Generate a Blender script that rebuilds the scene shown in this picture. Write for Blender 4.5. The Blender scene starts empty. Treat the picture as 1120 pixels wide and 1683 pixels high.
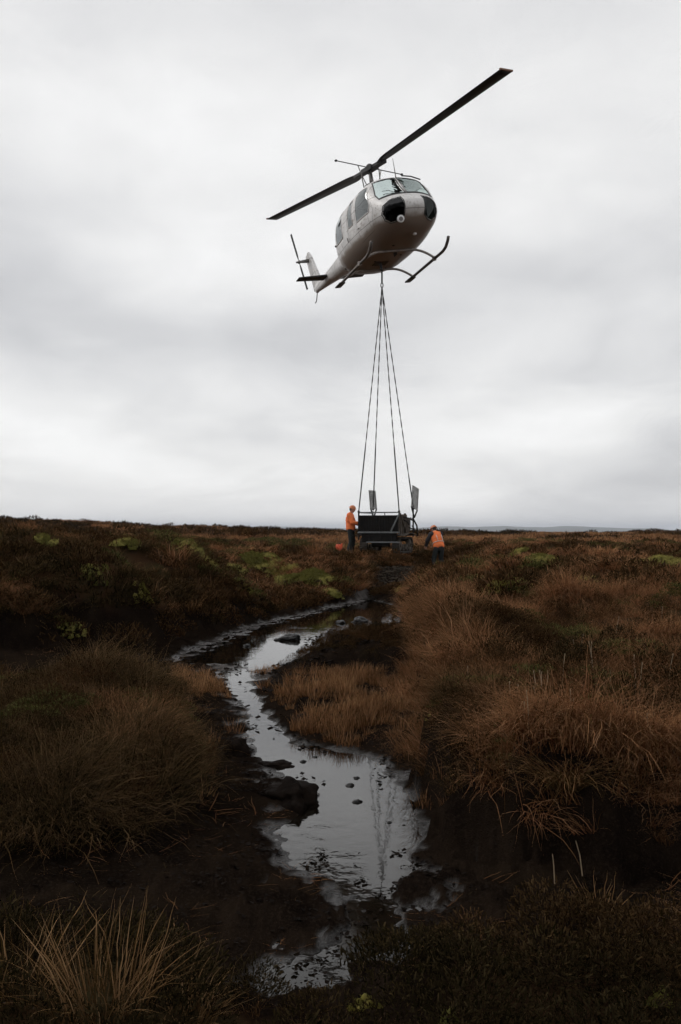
import bpy, bmesh, math, random
import numpy as np
from mathutils import Matrix, Vector, Euler, noise as mnoise

SC = bpy.context.scene
COL = SC.collection
rng = np.random.default_rng(7)
random.seed(7)

# ------------------------------------------------------------------ camera, sky, sun, exposure
F = 1636.0          # focal length in photo pixels (1120 x 1683)
HZ = 870.0          # eye-level row
cam_d = bpy.data.cameras.new('camera')
cam = bpy.data.objects.new('camera', cam_d); COL.objects.link(cam)
cam_d.sensor_fit = 'VERTICAL'; cam_d.sensor_height = 36.0; cam_d.sensor_width = 24.0
cam_d.lens = 35.0
cam_d.shift_y = (HZ - 841.5) / 1683.0
cam_d.clip_start = 0.05; cam_d.clip_end = 40000
cam.location = (0, 0, 0); cam.rotation_euler = (math.radians(90), 0, 0)
SC.camera = cam

SUN_EL, SUN_AZ = math.radians(40), math.radians(-72)      # from the upper left
sun_d = bpy.data.lights.new('sun', 'SUN'); sun = bpy.data.objects.new('sun', sun_d); COL.objects.link(sun)
sun_d.energy = 1.3; sun_d.angle = math.radians(24); sun_d.color = (1.0, 0.965, 0.92)
sdir = Vector((math.sin(SUN_AZ) * math.cos(SUN_EL), math.cos(SUN_AZ) * math.cos(SUN_EL), math.sin(SUN_EL)))
sun.rotation_euler = sdir.to_track_quat('Z', 'Y').to_euler()

def build_world():
    w = bpy.data.worlds.new('World'); SC.world = w; w.use_nodes = True
    nt = w.node_tree; nt.nodes.clear(); N = nt.nodes.new; L = nt.links.new
    out = N('ShaderNodeOutputWorld'); bg = N('ShaderNodeBackground')
    tc = N('ShaderNodeTexCoord')
    sky = N('ShaderNodeTexSky'); sky.sky_type = 'NISHITA'; sky.sun_disc = False
    sky.sun_elevation = SUN_EL; sky.sun_rotation = SUN_AZ
    sep = N('ShaderNodeSeparateXYZ'); L(tc.outputs['Generated'], sep.inputs[0])
    def math_(op, a, b=None, clamp=False):
        n = N('ShaderNodeMath'); n.operation = op; n.use_clamp = clamp
        for i, v in enumerate((a, b)):
            if v is None: continue
            if isinstance(v, (int, float)): n.inputs[i].default_value = v
            else: L(v, n.inputs[i])
        return n.outputs[0]
    def ramp(fac, stops, interp='EASE'):
        r = N('ShaderNodeValToRGB'); r.color_ramp.interpolation = interp
        e = r.color_ramp.elements
        while len(e) < len(stops): e.new(0.5)
        for i, (p, c) in enumerate(stops):
            e[i].position = p; e[i].color = (c, c, c, 1) if isinstance(c, float) else (*c, 1)
        L(fac, r.inputs[0]); return r.outputs[0]
    z = math_('MAXIMUM', sep.outputs[2], 0.0)
    # heavy cloud masses, flattened towards the horizon
    comb = N('ShaderNodeCombineXYZ'); L(math_('MULTIPLY', sep.outputs[0], 1.5), comb.inputs[0]); L(math_('MULTIPLY', sep.outputs[1], 1.5), comb.inputs[1])
    L(math_('MULTIPLY', math_('POWER', z, 0.75), 3.1), comb.inputs[2])
    def noise(vec, scale, detail, rough, dist=0.0, off=(0, 0, 0)):
        m = N('ShaderNodeMapping'); m.inputs['Location'].default_value = off; L(vec, m.inputs[0])
        n = N('ShaderNodeTexNoise'); n.inputs['Scale'].default_value = scale
        n.inputs['Detail'].default_value = detail; n.inputs['Roughness'].default_value = rough
        n.inputs['Distortion'].default_value = dist
        L(m.outputs[0], n.inputs['Vector']); return n.outputs[0]
    big = noise(comb.outputs[0], 1.45, 3, 0.45, 0.3, (1.3, 0.4, 0))
    med = noise(comb.outputs[0], 4.2, 6, 0.56, 0.5, (4.1, 2.2, 0))
    fine = math_('ADD', math_('MULTIPLY', math_('SUBTRACT', big, 0.5), 0.95), math_('MULTIPLY', math_('SUBTRACT', med, 0.5), 0.46))
    low = ramp(z, [(0.0, 0.55), (0.05, 1.0), (0.20, 0.80), (0.36, 0.55), (1.0, 0.35)])
    fine = math_('MULTIPLY', fine, low)
    # how bright the overcast is at each height above the horizon: all round the compass
    zw = math_('ADD', z, math_('MULTIPLY', math_('SUBTRACT', big, 0.5), math_('MULTIPLY', ramp(z, [(0.03, 0.0), (0.12, 1.0), (0.3, 1.0), (0.6, 0.0)]), 0.25)))
    base = ramp(zw, [(0.0, 0.76), (0.05, 0.78), (0.115, 0.83), (0.17, 0.69), (0.23, 0.735), (0.31, 0.81), (0.38, 0.855), (0.48, 0.73), (1.0, 0.64)])
    lum = math_('ADD', base, fine)
    lum = math_('MINIMUM', math_('MAXIMUM', lum, 0.36), 0.95)
    tint = N('ShaderNodeMix'); tint.data_type = 'RGBA'
    L(ramp(lum, [(0.45, 0.0), (0.85, 1.0)], 'LINEAR'), tint.inputs[0])
    tint.inputs[6].default_value = (0.965, 0.975, 1.015, 1); tint.inputs[7].default_value = (1.0, 0.997, 0.995, 1)
    mul = N('ShaderNodeVectorMath'); mul.operation = 'SCALE'
    L(tint.outputs[2], mul.inputs[0]); L(lum, mul.inputs['Scale'])
    # a trace of the clear sky above the cloud
    ns = N('ShaderNodeVectorMath'); ns.operation = 'SCALE'; ns.inputs['Scale'].default_value = 0.004
    L(sky.outputs[0], ns.inputs[0])
    add = N('ShaderNodeVectorMath'); add.operation = 'ADD'
    L(mul.outputs[0], add.inputs[0]); L(ns.outputs[0], add.inputs[1])
    L(add.outputs[0], bg.inputs[0]); bg.inputs[1].default_value = 1.0
    L(bg.outputs[0], out.inputs[0])
build_world()
vs = SC.view_settings
vs.view_transform = 'Standard'; vs.look = 'None'; vs.exposure = 0.0; vs.gamma = 1.0; vs.use_curve_mapping = False
SC.render.engine = 'CYCLES'
SC.cycles.max_bounces = 8; SC.cycles.diffuse_bounces = 2; SC.cycles.glossy_bounces = 4
SC.cycles.transparent_max_bounces = 12; SC.cycles.transmission_bounces = 4; SC.cycles.volume_bounces = 0
SC.cycles.use_denoising = True
SC.cycles.use_adaptive_sampling = True; SC.cycles.adaptive_threshold = 0.03; SC.cycles.adaptive_min_samples = 12
SC.cycles.use_light_tree = False

# ------------------------------------------------------------------ helpers
def tag(o, label=None, cat=None, group=None, kind=None):
    if label: o['label'] = label
    if cat: o['category'] = cat
    if group: o['group'] = group
    if kind: o['kind'] = kind
    return o

def obj(name, me, mat=None, parent=None, smooth=False):
    o = bpy.data.objects.new(name, me); COL.objects.link(o)
    if mat is not None and not me.materials: me.materials.append(mat)
    if parent is not None: o.parent = parent
    if smooth:
        me.polygons.foreach_set('use_smooth', [True] * len(me.polygons))
    return o

def empty(name, loc=(0, 0, 0), mat=None):
    o = bpy.data.objects.new(name, None); COL.objects.link(o); o.empty_display_size = 0.2
    if mat is not None: o.matrix_world = mat
    else: o.location = loc
    return o

class MB:
    """collects shapes into one mesh"""
    def __init__(s): s.v = []; s.f = []
    def add(s, vs_, fs_):
        b = len(s.v); s.v += [tuple(v) for v in vs_]; s.f += [tuple(i + b for i in f) for f in fs_]; return s
    def box(s, c, size, rot=None):
        hx, hy, hz = [d / 2 for d in size]
        p = [Vector((x * hx, y * hy, z * hz)) for x in (-1, 1) for y in (-1, 1) for z in (-1, 1)]
        if rot is not None: p = [rot @ q for q in p]
        return s.add([q + Vector(c) for q in p], [(0, 1, 3, 2), (4, 6, 7, 5), (0, 4, 5, 1), (2, 3, 7, 6), (0, 2, 6, 4), (1, 5, 7, 3)])
    def tube(s, pts, r, n=8, cap=True):
        pts = [Vector(p) for p in pts]; rr = r if isinstance(r, (list, tuple)) else [r] * len(pts)
        vs_, fs_ = [], []; up = None
        for i, p in enumerate(pts):
            t = (pts[min(i + 1, len(pts) - 1)] - pts[max(i - 1, 0)]).normalized()
            if up is None:
                up = Vector((0, 0, 1)) if abs(t.z) < 0.9 else Vector((1, 0, 0))
            a = t.cross(up).normalized(); b = a.cross(t).normalized(); up = b
            for k in range(n):
                an = 2 * math.pi * k / n
                vs_.append(p + (a * math.cos(an) + b * math.sin(an)) * rr[i])
        for i in range(len(pts) - 1):
            for k in range(n):
                k2 = (k + 1) % n
                fs_.append((i * n + k, i * n + k2, (i + 1) * n + k2, (i + 1) * n + k))
        if cap: fs_ += [tuple(range(n))[::-1], tuple((len(pts) - 1) * n + k for k in range(n))]
        return s.add(vs_, fs_)
    def ball(s, c, r, n=12, m=8, rot=None):
        r = Vector(r) if not isinstance(r, (int, float)) else Vector((r, r, r))
        vs_, fs_ = [], []
        for j in range(m + 1):
            th = math.pi * j / m
            for k in range(n):
                an = 2 * math.pi * k / n
                q = Vector((r.x * math.sin(th) * math.cos(an), r.y * math.sin(th) * math.sin(an), r.z * math.cos(th)))
                if rot is not None: q = rot @ q
                vs_.append(q + Vector(c))
        for j in range(m):
            for k in range(n):
                k2 = (k + 1) % n
                fs_.append((j * n + k, (j + 1) * n + k, (j + 1) * n + k2, j * n + k2))
        return s.add(vs_, fs_)
    def lathe(s, c, axis, prof, n=16):
        """prof: (distance along axis, radius)"""
        ax = Vector(axis).normalized(); u = ax.orthogonal().normalized(); w = ax.cross(u); c = Vector(c)
        vs_, fs_ = [], []
        for (h, r) in prof:
            for k in range(n):
                an = 2 * math.pi * k / n
                vs_.append(c + ax * h + (u * math.cos(an) + w * math.sin(an)) * max(r, 1e-4))
        for j in range(len(prof) - 1):
            for k in range(n):
                k2 = (k + 1) % n
                fs_.append((j * n + k, j * n + k2, (j + 1) * n + k2, (j + 1) * n + k))
        fs_ += [tuple(range(n))[::-1], tuple((len(prof) - 1) * n + k for k in range(n))]
        return s.add(vs_, fs_)
    def mesh(s, name):
        me = bpy.data.meshes.new(name); me.from_pydata(s.v, [], s.f); me.update(); return me
    def build(s, name, mat, parent=None, smooth=False, bevel=0.0):
        me = s.mesh(name)
        if bevel:
            bm = bmesh.new(); bm.from_mesh(me)
            bmesh.ops.bevel(bm, geom=bm.edges[:], offset=bevel, segments=1, affect='EDGES')
            bm.to_mesh(me); bm.free()
        return obj(name, me, mat, parent, smooth)

def np_mesh(name, V, Q, attrs=None):
    """V (n,3) float, Q (m,4 or 3) int"""
    me = bpy.data.meshes.new(name); V = np.asarray(V, np.float32); Q = np.asarray(Q, np.int32); k = Q.shape[1]
    me.vertices.add(len(V)); me.vertices.foreach_set('co', V.ravel())
    me.loops.add(Q.size); me.loops.foreach_set('vertex_index', Q.ravel())
    me.polygons.add(len(Q)); me.polygons.foreach_set('loop_start', np.arange(0, Q.size, k, dtype=np.int32))
    me.polygons.foreach_set('loop_total', np.full(len(Q), k, np.int32))
    for nm, a in (attrs or {}).items():
        a = np.asarray(a, np.float32)
        if a.ndim == 1:
            at = me.attributes.new(nm, 'FLOAT', 'POINT'); at.data.foreach_set('value', a)
        else:
            at = me.attributes.new(nm, 'FLOAT_VECTOR', 'POINT'); at.data.foreach_set('vector', a.ravel())
    me.update(calc_edges=True); return me

# ------------------------------------------------------------------ numpy noise
_perm = np.random.default_rng(11).permutation(512)
_vals = np.random.default_rng(12).random(512) * 2 - 1
def vnoise(x, y, seed=0):
    xi = np.floor(x).astype(np.int64); yi = np.floor(y).astype(np.int64)
    fx = x - xi; fy = y - yi
    u = fx * fx * fx * (fx * (fx * 6 - 15) + 10); v = fy * fy * fy * (fy * (fy * 6 - 15) + 10)
    def h(a, b): return _vals[(_perm[(_perm[(a + seed * 37) & 511] + b) & 511] + seed * 11) & 511]
    a = h(xi, yi); b = h(xi + 1, yi); c = h(xi, yi + 1); d = h(xi + 1, yi + 1)
    return (a * (1 - u) + b * u) * (1 - v) + (c * (1 - u) + d * u) * v
def fbm(x, y, oct=4, seed=0, gain=0.5):
    s = 0; a = 1; t = 0
    for o in range(oct):
        s = s + a * vnoise(x * 2 ** o + 17.3 * o, y * 2 ** o - 9.1 * o, seed + o); t += a; a *= gain
    return s / t * 1.6
def sstep(a, b, x):
    t = np.clip((x - a) / (b - a), 0, 1); return t * t * (3 - 2 * t)
def sdpoly(x, y, P):
    """signed distance to a polygon, negative inside"""
    x = np.asarray(x, float); y = np.asarray(y, float)
    d = np.full(x.shape, 1e18); s = np.ones(x.shape)
    n = len(P)
    for i in range(n):
        ax, ay = P[i]; bx, by = P[i - 1]
        ex, ey = bx - ax, by - ay; wx, wy = x - ax, y - ay
        t = np.clip((wx * ex + wy * ey) / (ex * ex + ey * ey + 1e-12), 0, 1)
        d = np.minimum(d, (wx - ex * t) ** 2 + (wy - ey * t) ** 2)
        c1 = y >= ay; c2 = y < by; c3 = ex * wy > ey * wx
        flip = (c1 & c2 & c3) | (~c1 & ~c2 & ~c3)
        s = np.where(flip, -s, s)
    return s * np.sqrt(d)

# ------------------------------------------------------------------ the lie of the land
WZ = -2.0           # water level below the eye
def on_water(P): return [((px - 560) / F * (-WZ * F / (py - HZ)), -WZ * F / (py - HZ)) for px, py in P]
POOLS = [on_water(p) for p in (
    [(405, 1172), (440, 1165), (470, 1195), (478, 1222), (530, 1228), (580, 1238), (625, 1258), (655, 1290), (685, 1335), (692, 1375),
     (676, 1410), (664, 1445), (656, 1490), (640, 1540), (600, 1580), (520, 1600), (420, 1625), (400, 1600), (470, 1575), (540, 1545),
     (575, 1500), (555, 1465), (500, 1425), (468, 1395), (466, 1360), (490, 1335), (520, 1312), (505, 1290), (465, 1275), (430, 1250), (412, 1225)],
    [(362, 1105), (402, 1100), (424, 1140), (448, 1170), (400, 1178), (385, 1140)],
    [(300, 1090), (350, 1066), (430, 1031), (520, 1009), (580, 995), (612, 984), (655, 998), (656, 1026), (610, 1031), (560, 1038),
     (520, 1050), (506, 1066), (520, 1088), (450, 1094), (415, 1102), (375, 1090)])]
GULLY = [(-3.2, 4.3), (-1.4, 4.25), (-0.6, 4.0), (0.15, 4.05), (0.5, 4.35), (1.1, 4.5), (3.2, 4.6), (3.2, 5.45), (1.6, 5.5), (1.0, 5.75),
         (0.66, 6.2), (0.62, 7.0), (0.52, 8.2), (0.75, 9.5), (0.9, 11), (1.0, 13), (1.05, 16), (1.25, 22), (1.9, 27), (2.5, 31), (2.6, 33.6),
         (1.2, 33.6), (0.95, 31.5), (0.75, 28.5), (-0.75, 24.7), (-1.95, 21.5), (-2.6, 17.9), (-3.3, 15.4), (-4.6, 14.2), (-8, 13.6), (-8, 11.6),
         (-3.8, 11.0), (-2.5, 10.3), (-1.6, 9.6), (-1.25, 9.0), (-1.1, 8.4), (-1.0, 7.8), (-0.98, 7.1), (-1.15, 6.3), (-1.6, 5.75), (-3.2, 5.6)]
_MY = np.array([0, 2, 3, 4.2, 5.2, 6, 7, 10, 15, 20, 30, 38, 50, 75, 100, 150, 250, 600, 2000, 12000, 20000.])
_MZ = np.array([-1.75, -1.72, -1.68, -1.62, -1.42, -1.34, -1.24, -1.14, -1.12, -1.1, -1.1, -1.05, -1.0, -.78, -.62, -.70, -3.5, -14, -40, -60, -60.])
def hummock(x, y, yy):
    near = np.exp(-yy / 60)
    def bulge(f): return np.where(f > 0, f, f * 1.5)           # round backs, sharp hollows
    h = 0.20 * bulge(fbm(x / 1.15, y / 1.15, 3, 3)) * near * sstep(2.5, 6, yy) + 0.06 * fbm(x / 0.4, y / 0.4, 2, 9) * np.exp(-yy / 18)
    h = h + 0.20 * fbm(x / 6.5, y / 6.5, 3, 21) * sstep(12, 30, yy) * np.exp(-yy / 400)
    mid = sstep(13, 17, y) * (1 - sstep(45, 70, y))
    return h + 0.40 * bulge(fbm(x / 2.1, y / 1.8, 3, 25)) * mid * sstep(0.2, -1.5, x) + 0.27 * bulge(fbm(x / 1.5, y / 1.8, 3, 27)) * sstep(1, 3, x) * sstep(6, 9, y) * (1 - sstep(45, 70, y))
def land(x, y):
    """returns height, distance outside the gully floor, distance outside the water"""
    x = np.asarray(x, float); y = np.asarray(y, float)
    r = np.hypot(x, y); yy = np.where(y > 0, np.maximum(y, r * 0.55), r)
    a = x / np.maximum(yy, 0.5)
    near = np.exp(-yy / 60)
    m = np.interp(yy, _MY, _MZ)
    m = m + np.clip((-a + 0.02) / 0.34, 0, 1.3) * 1.42 * sstep(40, 105, yy) * (1 - sstep(160, 300, yy))
    m = m + 0.48 * sstep(-1.8, -4.4, x + 0.12 * (y - 20)) * sstep(13.5, 17, y) * (1 - sstep(30, 50, y))
    m = m + 0.16 * sstep(0.8, 3.0, x) * sstep(5, 7, y) * (1 - sstep(20, 36, y))
    # near banks: higher at both lower corners
    m = m - 0.42 * sstep(0.2, -0.8, x) * sstep(5, 6, y) * (1 - sstep(11, 13.5, y))
    m = m - 0.08 * sstep(0.5, 1.6, x) * sstep(2.2, 3.9, y) * (1 - sstep(4.4, 5.0, y))
    m = m + 0.02 * sstep(-0.4, -1.2, x) * (1 - sstep(3.7, 4.6, y)) * sstep(0.5, 2.0, y)
    m = m - 0.18 * np.exp(-((x - 0.1) / 0.8) ** 2) * (1 - sstep(3.6, 4.4, y))
    hum = hummock(x, y, yy)
    far = 0.8 * fbm(x / 90, y / 90, 3, 31) * sstep(260, 600, yy)
    m = m + hum + far
    m = m - 0.38 * sstep(-3.4, -1.8, x) * (1 - sstep(0.8, 1.6, x)) * sstep(19, 22, y) * (1 - sstep(29, 33, y))
    tr = np.exp(-((x - .0966 * y - .1) / .85) ** 2) * sstep(21, 26, y) * (1 - sstep(34, 36, y)); m = m * (1 - tr) + tr * (-1.52 + .08 * fbm(x / .8, y / .8, 2, 23))
    lip = 0.26 * np.exp(-((x + 1.5) / .9) ** 2 - ((y - 33.6) / 1.3) ** 2)
    # level ground where the load comes down and the men stand
    k = np.exp(-(((x - 1.2) / 2.3) ** 4 + ((y - 36.6) / 2.4) ** 4))
    m = m * (1 - k) + (-0.93) * k + lip + 0.13 * np.exp(-((x - .72) / .38) ** 2 - ((y - 34.3) / .5) ** 2)
    m = m - 0.42 * np.exp(-(((x - 3.4) / 1.1) ** 2 + ((y - 35) / 1.6) ** 4))
    # gully
    wx = 0.16 * fbm(x / 0.9, y / 0.9, 3, 41); wy = 0.16 * fbm(x / 0.9 + 50, y / 0.9, 3, 43)
    G = sdpoly(x + wx, y + wy, GULLY)
    G = G + (0.085 * fbm(x / 0.28, y / 0.28, 2, 45) + 0.045 * fbm(x / .1, y / .1, 2, 47)) * np.clip(1.4 - yy / 25, .4, 1)
    W = np.full(x.shape, 1e9)
    ww = 0.035 * fbm(x / 0.22, y / 0.22, 3, 51) * np.clip(yy / 8, 0.6, 2.2)
    for P in POOLS: W = np.minimum(W, sdpoly(x, y, P) + ww)
    fl = WZ + np.where(W < 0, np.maximum(W * 0.35, -0.10), np.minimum(W, 0.55) * (0.16 - 0.145 * sstep(12.5, 14, y) * sstep(0.9, 0.3, x) * (1 - sstep(.30, .5, W))))
    fl = fl + (0.014 + 0.030 * sstep(.12, .4, W) * (1 - .9 * sstep(12.5, 14, y) * (1 - sstep(.35, .5, W)))) * fbm(x / 0.16, y / 0.16, 4, 55, .6) + 0.013 * fbm(x / 0.06, y / 0.09, 2, 57) * (1 - sstep(5.6, 6.1, y)) * sstep(-0.5, -0.1, x)
    fl = fl + np.where(y < 5.8, 0.040 * fbm(x / 0.24, y / 0.40, 4, 59, .62) * (1 - sstep(5.3, 5.9, y)), 0) * sstep(-0.6, -0.2, x)
    fl = fl + 0.62 * sstep(28.8, 33.6, y) * sstep(0, 1.0, x)
    fl = fl + 0.22 * sstep(-3.0, -4.5, x) * sstep(11.5, 13, y)
    # peat mound in the bend, hummock before the ditch, low shelf of grass
    fl = fl + 0.36 * np.exp(-(((x - 0.42) / 0.92) ** 4 + ((y - 14.6) / 1.15) ** 4)) * (0.9 + 0.25 * fbm(x / .4, y / .4, 3, 61))
    fl = fl + 0.17 * np.exp(-(((x - 1.75) / 0.72) ** 4 + ((y - 28.6) / 1.0) ** 2)) * (0.9 + 0.3 * fbm(x / .4, y / .4, 3, 63))
    fl = fl + 0.10 * np.exp(-(((x - 0.0) / 0.75) ** 2 + ((y - 11.3) / 1.3) ** 2))
    # width of the banks: steep hags near, gentler slopes on the far left side
    wb = 0.42 + 1.0 * sstep(13, 18, y) * sstep(1.0, -0.5, x) + 0.55 * sstep(13, 20, y) * sstep(0.5, 1.5, x)
    wb = np.where(y < 4.6, 0.75, wb) + 0.12 * fbm(x / 0.7, y / 0.7, 2, 71)
    t = np.clip((G - 0.03) / np.maximum(wb, 0.2), 0, 1)
    prof = 1 - (1 - t) ** 2.0
    z = fl + (m - fl) * prof
    return z, G, W
def hgt(x, y): return land(np.array([x], float), np.array([y], float))[0][0]
def ray_ground(px, py, lift=0.0, dmin=2.2, dmax=160):
    d = np.geomspace(dmin, dmax, 4000)
    x = (px - 560) / F * d; z = (HZ - py) / F * d
    h = land(x, d)[0] + lift
    i = np.argmax(z < h)
    return float(x[i]), float(d[i]), float(h[i] - lift)

# ------------------------------------------------------------------ materials
def mat(name, col, rough=0.6, metal=0.0, spec=0.5, var=0.0, scale=8.0, bump=0.0, bscale=40.0, col2=None, coat=0.0):
    m = bpy.data.materials.new(name); m.use_nodes = True; nt = m.node_tree
    b = nt.nodes['Principled BSDF']; N = nt.nodes.new; L = nt.links.new
    b.inputs['Roughness'].default_value = rough; b.inputs['Metallic'].default_value = metal
    b.inputs['Specular IOR Level'].default_value = spec; b.inputs['Coat Weight'].default_value = coat
    tc = N('ShaderNodeTexCoord')
    n = N('ShaderNodeTexNoise'); n.inputs['Scale'].default_value = scale; n.inputs['Detail'].default_value = 6
    L(tc.outputs['Object'], n.inputs['Vector'])
    r = N('ShaderNodeValToRGB'); c2 = col2 or tuple(c * (1 - var) for c in col)
    r.color_ramp.elements[0].position = 0.35; r.color_ramp.elements[1].position = 0.65
    r.color_ramp.elements[0].color = (*c2, 1); r.color_ramp.elements[1].color = (*col, 1)
    L(n.outputs[0], r.inputs[0]); L(r.outputs[0], b.inputs['Base Color'])
    if bump:
        n2 = N('ShaderNodeTexNoise'); n2.inputs['Scale'].default_value = bscale; n2.inputs['Detail'].default_value = 4
        L(tc.outputs['Object'], n2.inputs['Vector'])
        bp = N('ShaderNodeBump'); bp.inputs['Strength'].default_value = bump; bp.inputs['Distance'].default_value = 0.02
        L(n2.outputs[0], bp.inputs['Height']); L(bp.outputs[0], b.inputs['Normal'])
    return m

def veg_mat(name, c_dark, c_light, c_tip, transl=0.25, tint=None):
    """blade colour: per-instance tint between two colours, drier towards the tip, spread per blade"""
    m = bpy.data.materials.new(name); m.use_nodes = True; nt = m.node_tree; nt.nodes.clear()
    N = nt.nodes.new; L = nt.links.new
    ti = N('ShaderNodeAttribute'); ti.attribute_type = 'INSTANCER'; ti.attribute_name = 'tint'
    tt = N('ShaderNodeAttribute'); tt.attribute_name = 't'
    rn = N('ShaderNodeAttribute'); rn.attribute_name = 'rnd'
    mx = N('ShaderNodeMix'); mx.data_type = 'RGBA'; mx.inputs[6].default_value = (*c_dark, 1); mx.inputs[7].default_value = (*c_light, 1)
    if tint is None: L(ti.outputs['Fac'], mx.inputs[0])
    else: mx.inputs[0].default_value = tint
    p = N('ShaderNodeMath'); p.operation = 'MULTIPLY'; L(tt.outputs['Fac'], p.inputs[0]); L(rn.outputs['Fac'], p.inputs[1])
    p2 = N('ShaderNodeMath'); p2.operation = 'MULTIPLY'; p2.inputs[1].default_value = 1.5; p2.use_clamp = True; L(p.outputs[0], p2.inputs[0]); p = p2
    if tint is None:      # dull tufts keep dull tips
        q1 = N('ShaderNodeMath'); q1.operation = 'MULTIPLY_ADD'; q1.inputs[1].default_value = 0.72; q1.inputs[2].default_value = 0.28; L(ti.outputs['Fac'], q1.inputs[0])
        q2 = N('ShaderNodeMath'); q2.operation = 'MULTIPLY'; L(p.outputs[0], q2.inputs[0]); L(q1.outputs[0], q2.inputs[1]); p = q2
    mx2 = N('ShaderNodeMix'); mx2.data_type = 'RGBA'; mx2.inputs[7].default_value = (*c_tip, 1)
    L(p.outputs[0], mx2.inputs[0]); L(mx.outputs[2], mx2.inputs[6])
    v = N('ShaderNodeValToRGB'); e = v.color_ramp.elements; stops = ((0, (.38, .46, .30)), (.22, (.55, .55, .48)), (.5, (.95, .95, .95)), (.8, (1.25, 1.22, 1.12)), (1, (1.55, 1.65, 1.75)))
    while len(e) < len(stops): e.new(.5)
    for k_, (p_, c_) in enumerate(stops): e[k_].position = p_; e[k_].color = (*c_, 1)
    L(rn.outputs['Fac'], v.inputs[0])
    br = N('ShaderNodeVectorMath'); br.operation = 'MULTIPLY'; L(mx2.outputs[2], br.inputs[0]); L(v.outputs[0], br.inputs[1])
    d = N('ShaderNodeBsdfDiffuse'); t = N('ShaderNodeBsdfTranslucent'); ms = N('ShaderNodeMixShader'); ms.inputs[0].default_value = transl
    L(br.outputs[0], d.inputs[0]); L(br.outputs[0], t.inputs[0]); L(d.outputs[0], ms.inputs[1]); L(t.outputs[0], ms.inputs[2])
    o = N('ShaderNodeOutputMaterial'); L(ms.outputs[0], o.inputs[0]); return m

def ground_mat():
    m = bpy.data.materials.new('peat_and_moor'); m.use_nodes = True; nt = m.node_tree
    b = nt.nodes['Principled BSDF']; N = nt.nodes.new; L = nt.links.new
    geo = N('ShaderNodeNewGeometry')
    def noise(s, d=5):
        n = N('ShaderNodeTexNoise'); n.inputs['Scale'].default_value = s; n.inputs['Detail'].default_value = d
        L(geo.outputs['Position'], n.inputs['Vector']); return n.outputs[0]
    def mix(f, a, c):
        x = N('ShaderNodeMix'); x.data_type = 'RGBA'
        for i, v in ((0, f), (6, a), (7, c)):
            if isinstance(v, tuple): x.inputs[i].default_value = (*v, 1)
            elif isinstance(v, float): x.inputs[i].default_value = v
            else: L(v, x.inputs[i])
        return x.outputs[2]
    def ramp(f, a, c):
        r = N('ShaderNodeMapRange'); r.inputs['From Min'].default_value = a; r.inputs['From Max'].default_value = c; L(f, r.inputs[0]); return r.outputs[0]
    veg = N('ShaderNodeAttribute'); veg.attribute_name = 'veg'
    wet = N('ShaderNodeAttribute'); wet.attribute_name = 'wet'
    peat = mix(ramp(noise(3.0), .35, .65), (0.0065, 0.0045, 0.0035), (0.014, 0.0095, 0.0065))
    peat = mix(ramp(noise(60, 3), .5, .75), peat, (0.020, 0.014, 0.010))
    silt = mix(ramp(noise(25, 4), .4, .7), (0.009, 0.0075, 0.0065), (0.018, 0.015, 0.013))
    moor = mix(ramp(noise(0.35), .38, .62), (0.034, 0.019, 0.010), (0.070, 0.036, 0.018))
    moor = mix(ramp(noise(2.2), .5, .7), moor, (0.033, 0.028, 0.013))
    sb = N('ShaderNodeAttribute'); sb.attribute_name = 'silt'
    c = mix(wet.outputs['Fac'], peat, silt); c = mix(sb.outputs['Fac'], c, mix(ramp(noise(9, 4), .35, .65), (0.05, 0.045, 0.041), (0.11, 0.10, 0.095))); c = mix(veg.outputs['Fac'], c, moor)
    L(c, b.inputs['Base Color'])
    wr = N('ShaderNodeMapRange'); wr.inputs['To Min'].default_value = 0.85; wr.inputs['To Max'].default_value = 0.22; L(wet.outputs['Fac'], wr.inputs[0])
    jr = N('ShaderNodeMath'); jr.operation = 'MULTIPLY_ADD'; jr.inputs[1].default_value = 0.35; jr.use_clamp = True
    nn = N('ShaderNodeMath'); nn.operation = 'SUBTRACT'; nn.inputs[1].default_value = 0.45; L(noise(14, 4), nn.inputs[0])
    L(nn.outputs[0], jr.inputs[0]); L(wr.outputs[0], jr.inputs[2]); L(jr.outputs[0], b.inputs['Roughness'])
    sr = N('ShaderNodeMapRange'); sr.inputs['To Min'].default_value = 0.0; sr.inputs['To Max'].default_value = 0.36; L(wet.outputs['Fac'], sr.inputs[0]); L(sr.outputs[0], b.inputs['Specular IOR Level'])
    bp = N('ShaderNodeBump'); bp.inputs['Strength'].default_value = 0.7; bp.inputs['Distance'].default_value = 0.02
    hsum = N('ShaderNodeMath'); hsum.operation = 'ADD'; L(noise(30, 6), hsum.inputs[0]); L(noise(110, 3), hsum.inputs[1])
    L(hsum.outputs[0], bp.inputs['Height']); L(bp.outputs[0], b.inputs['Normal'])
    return m

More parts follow.
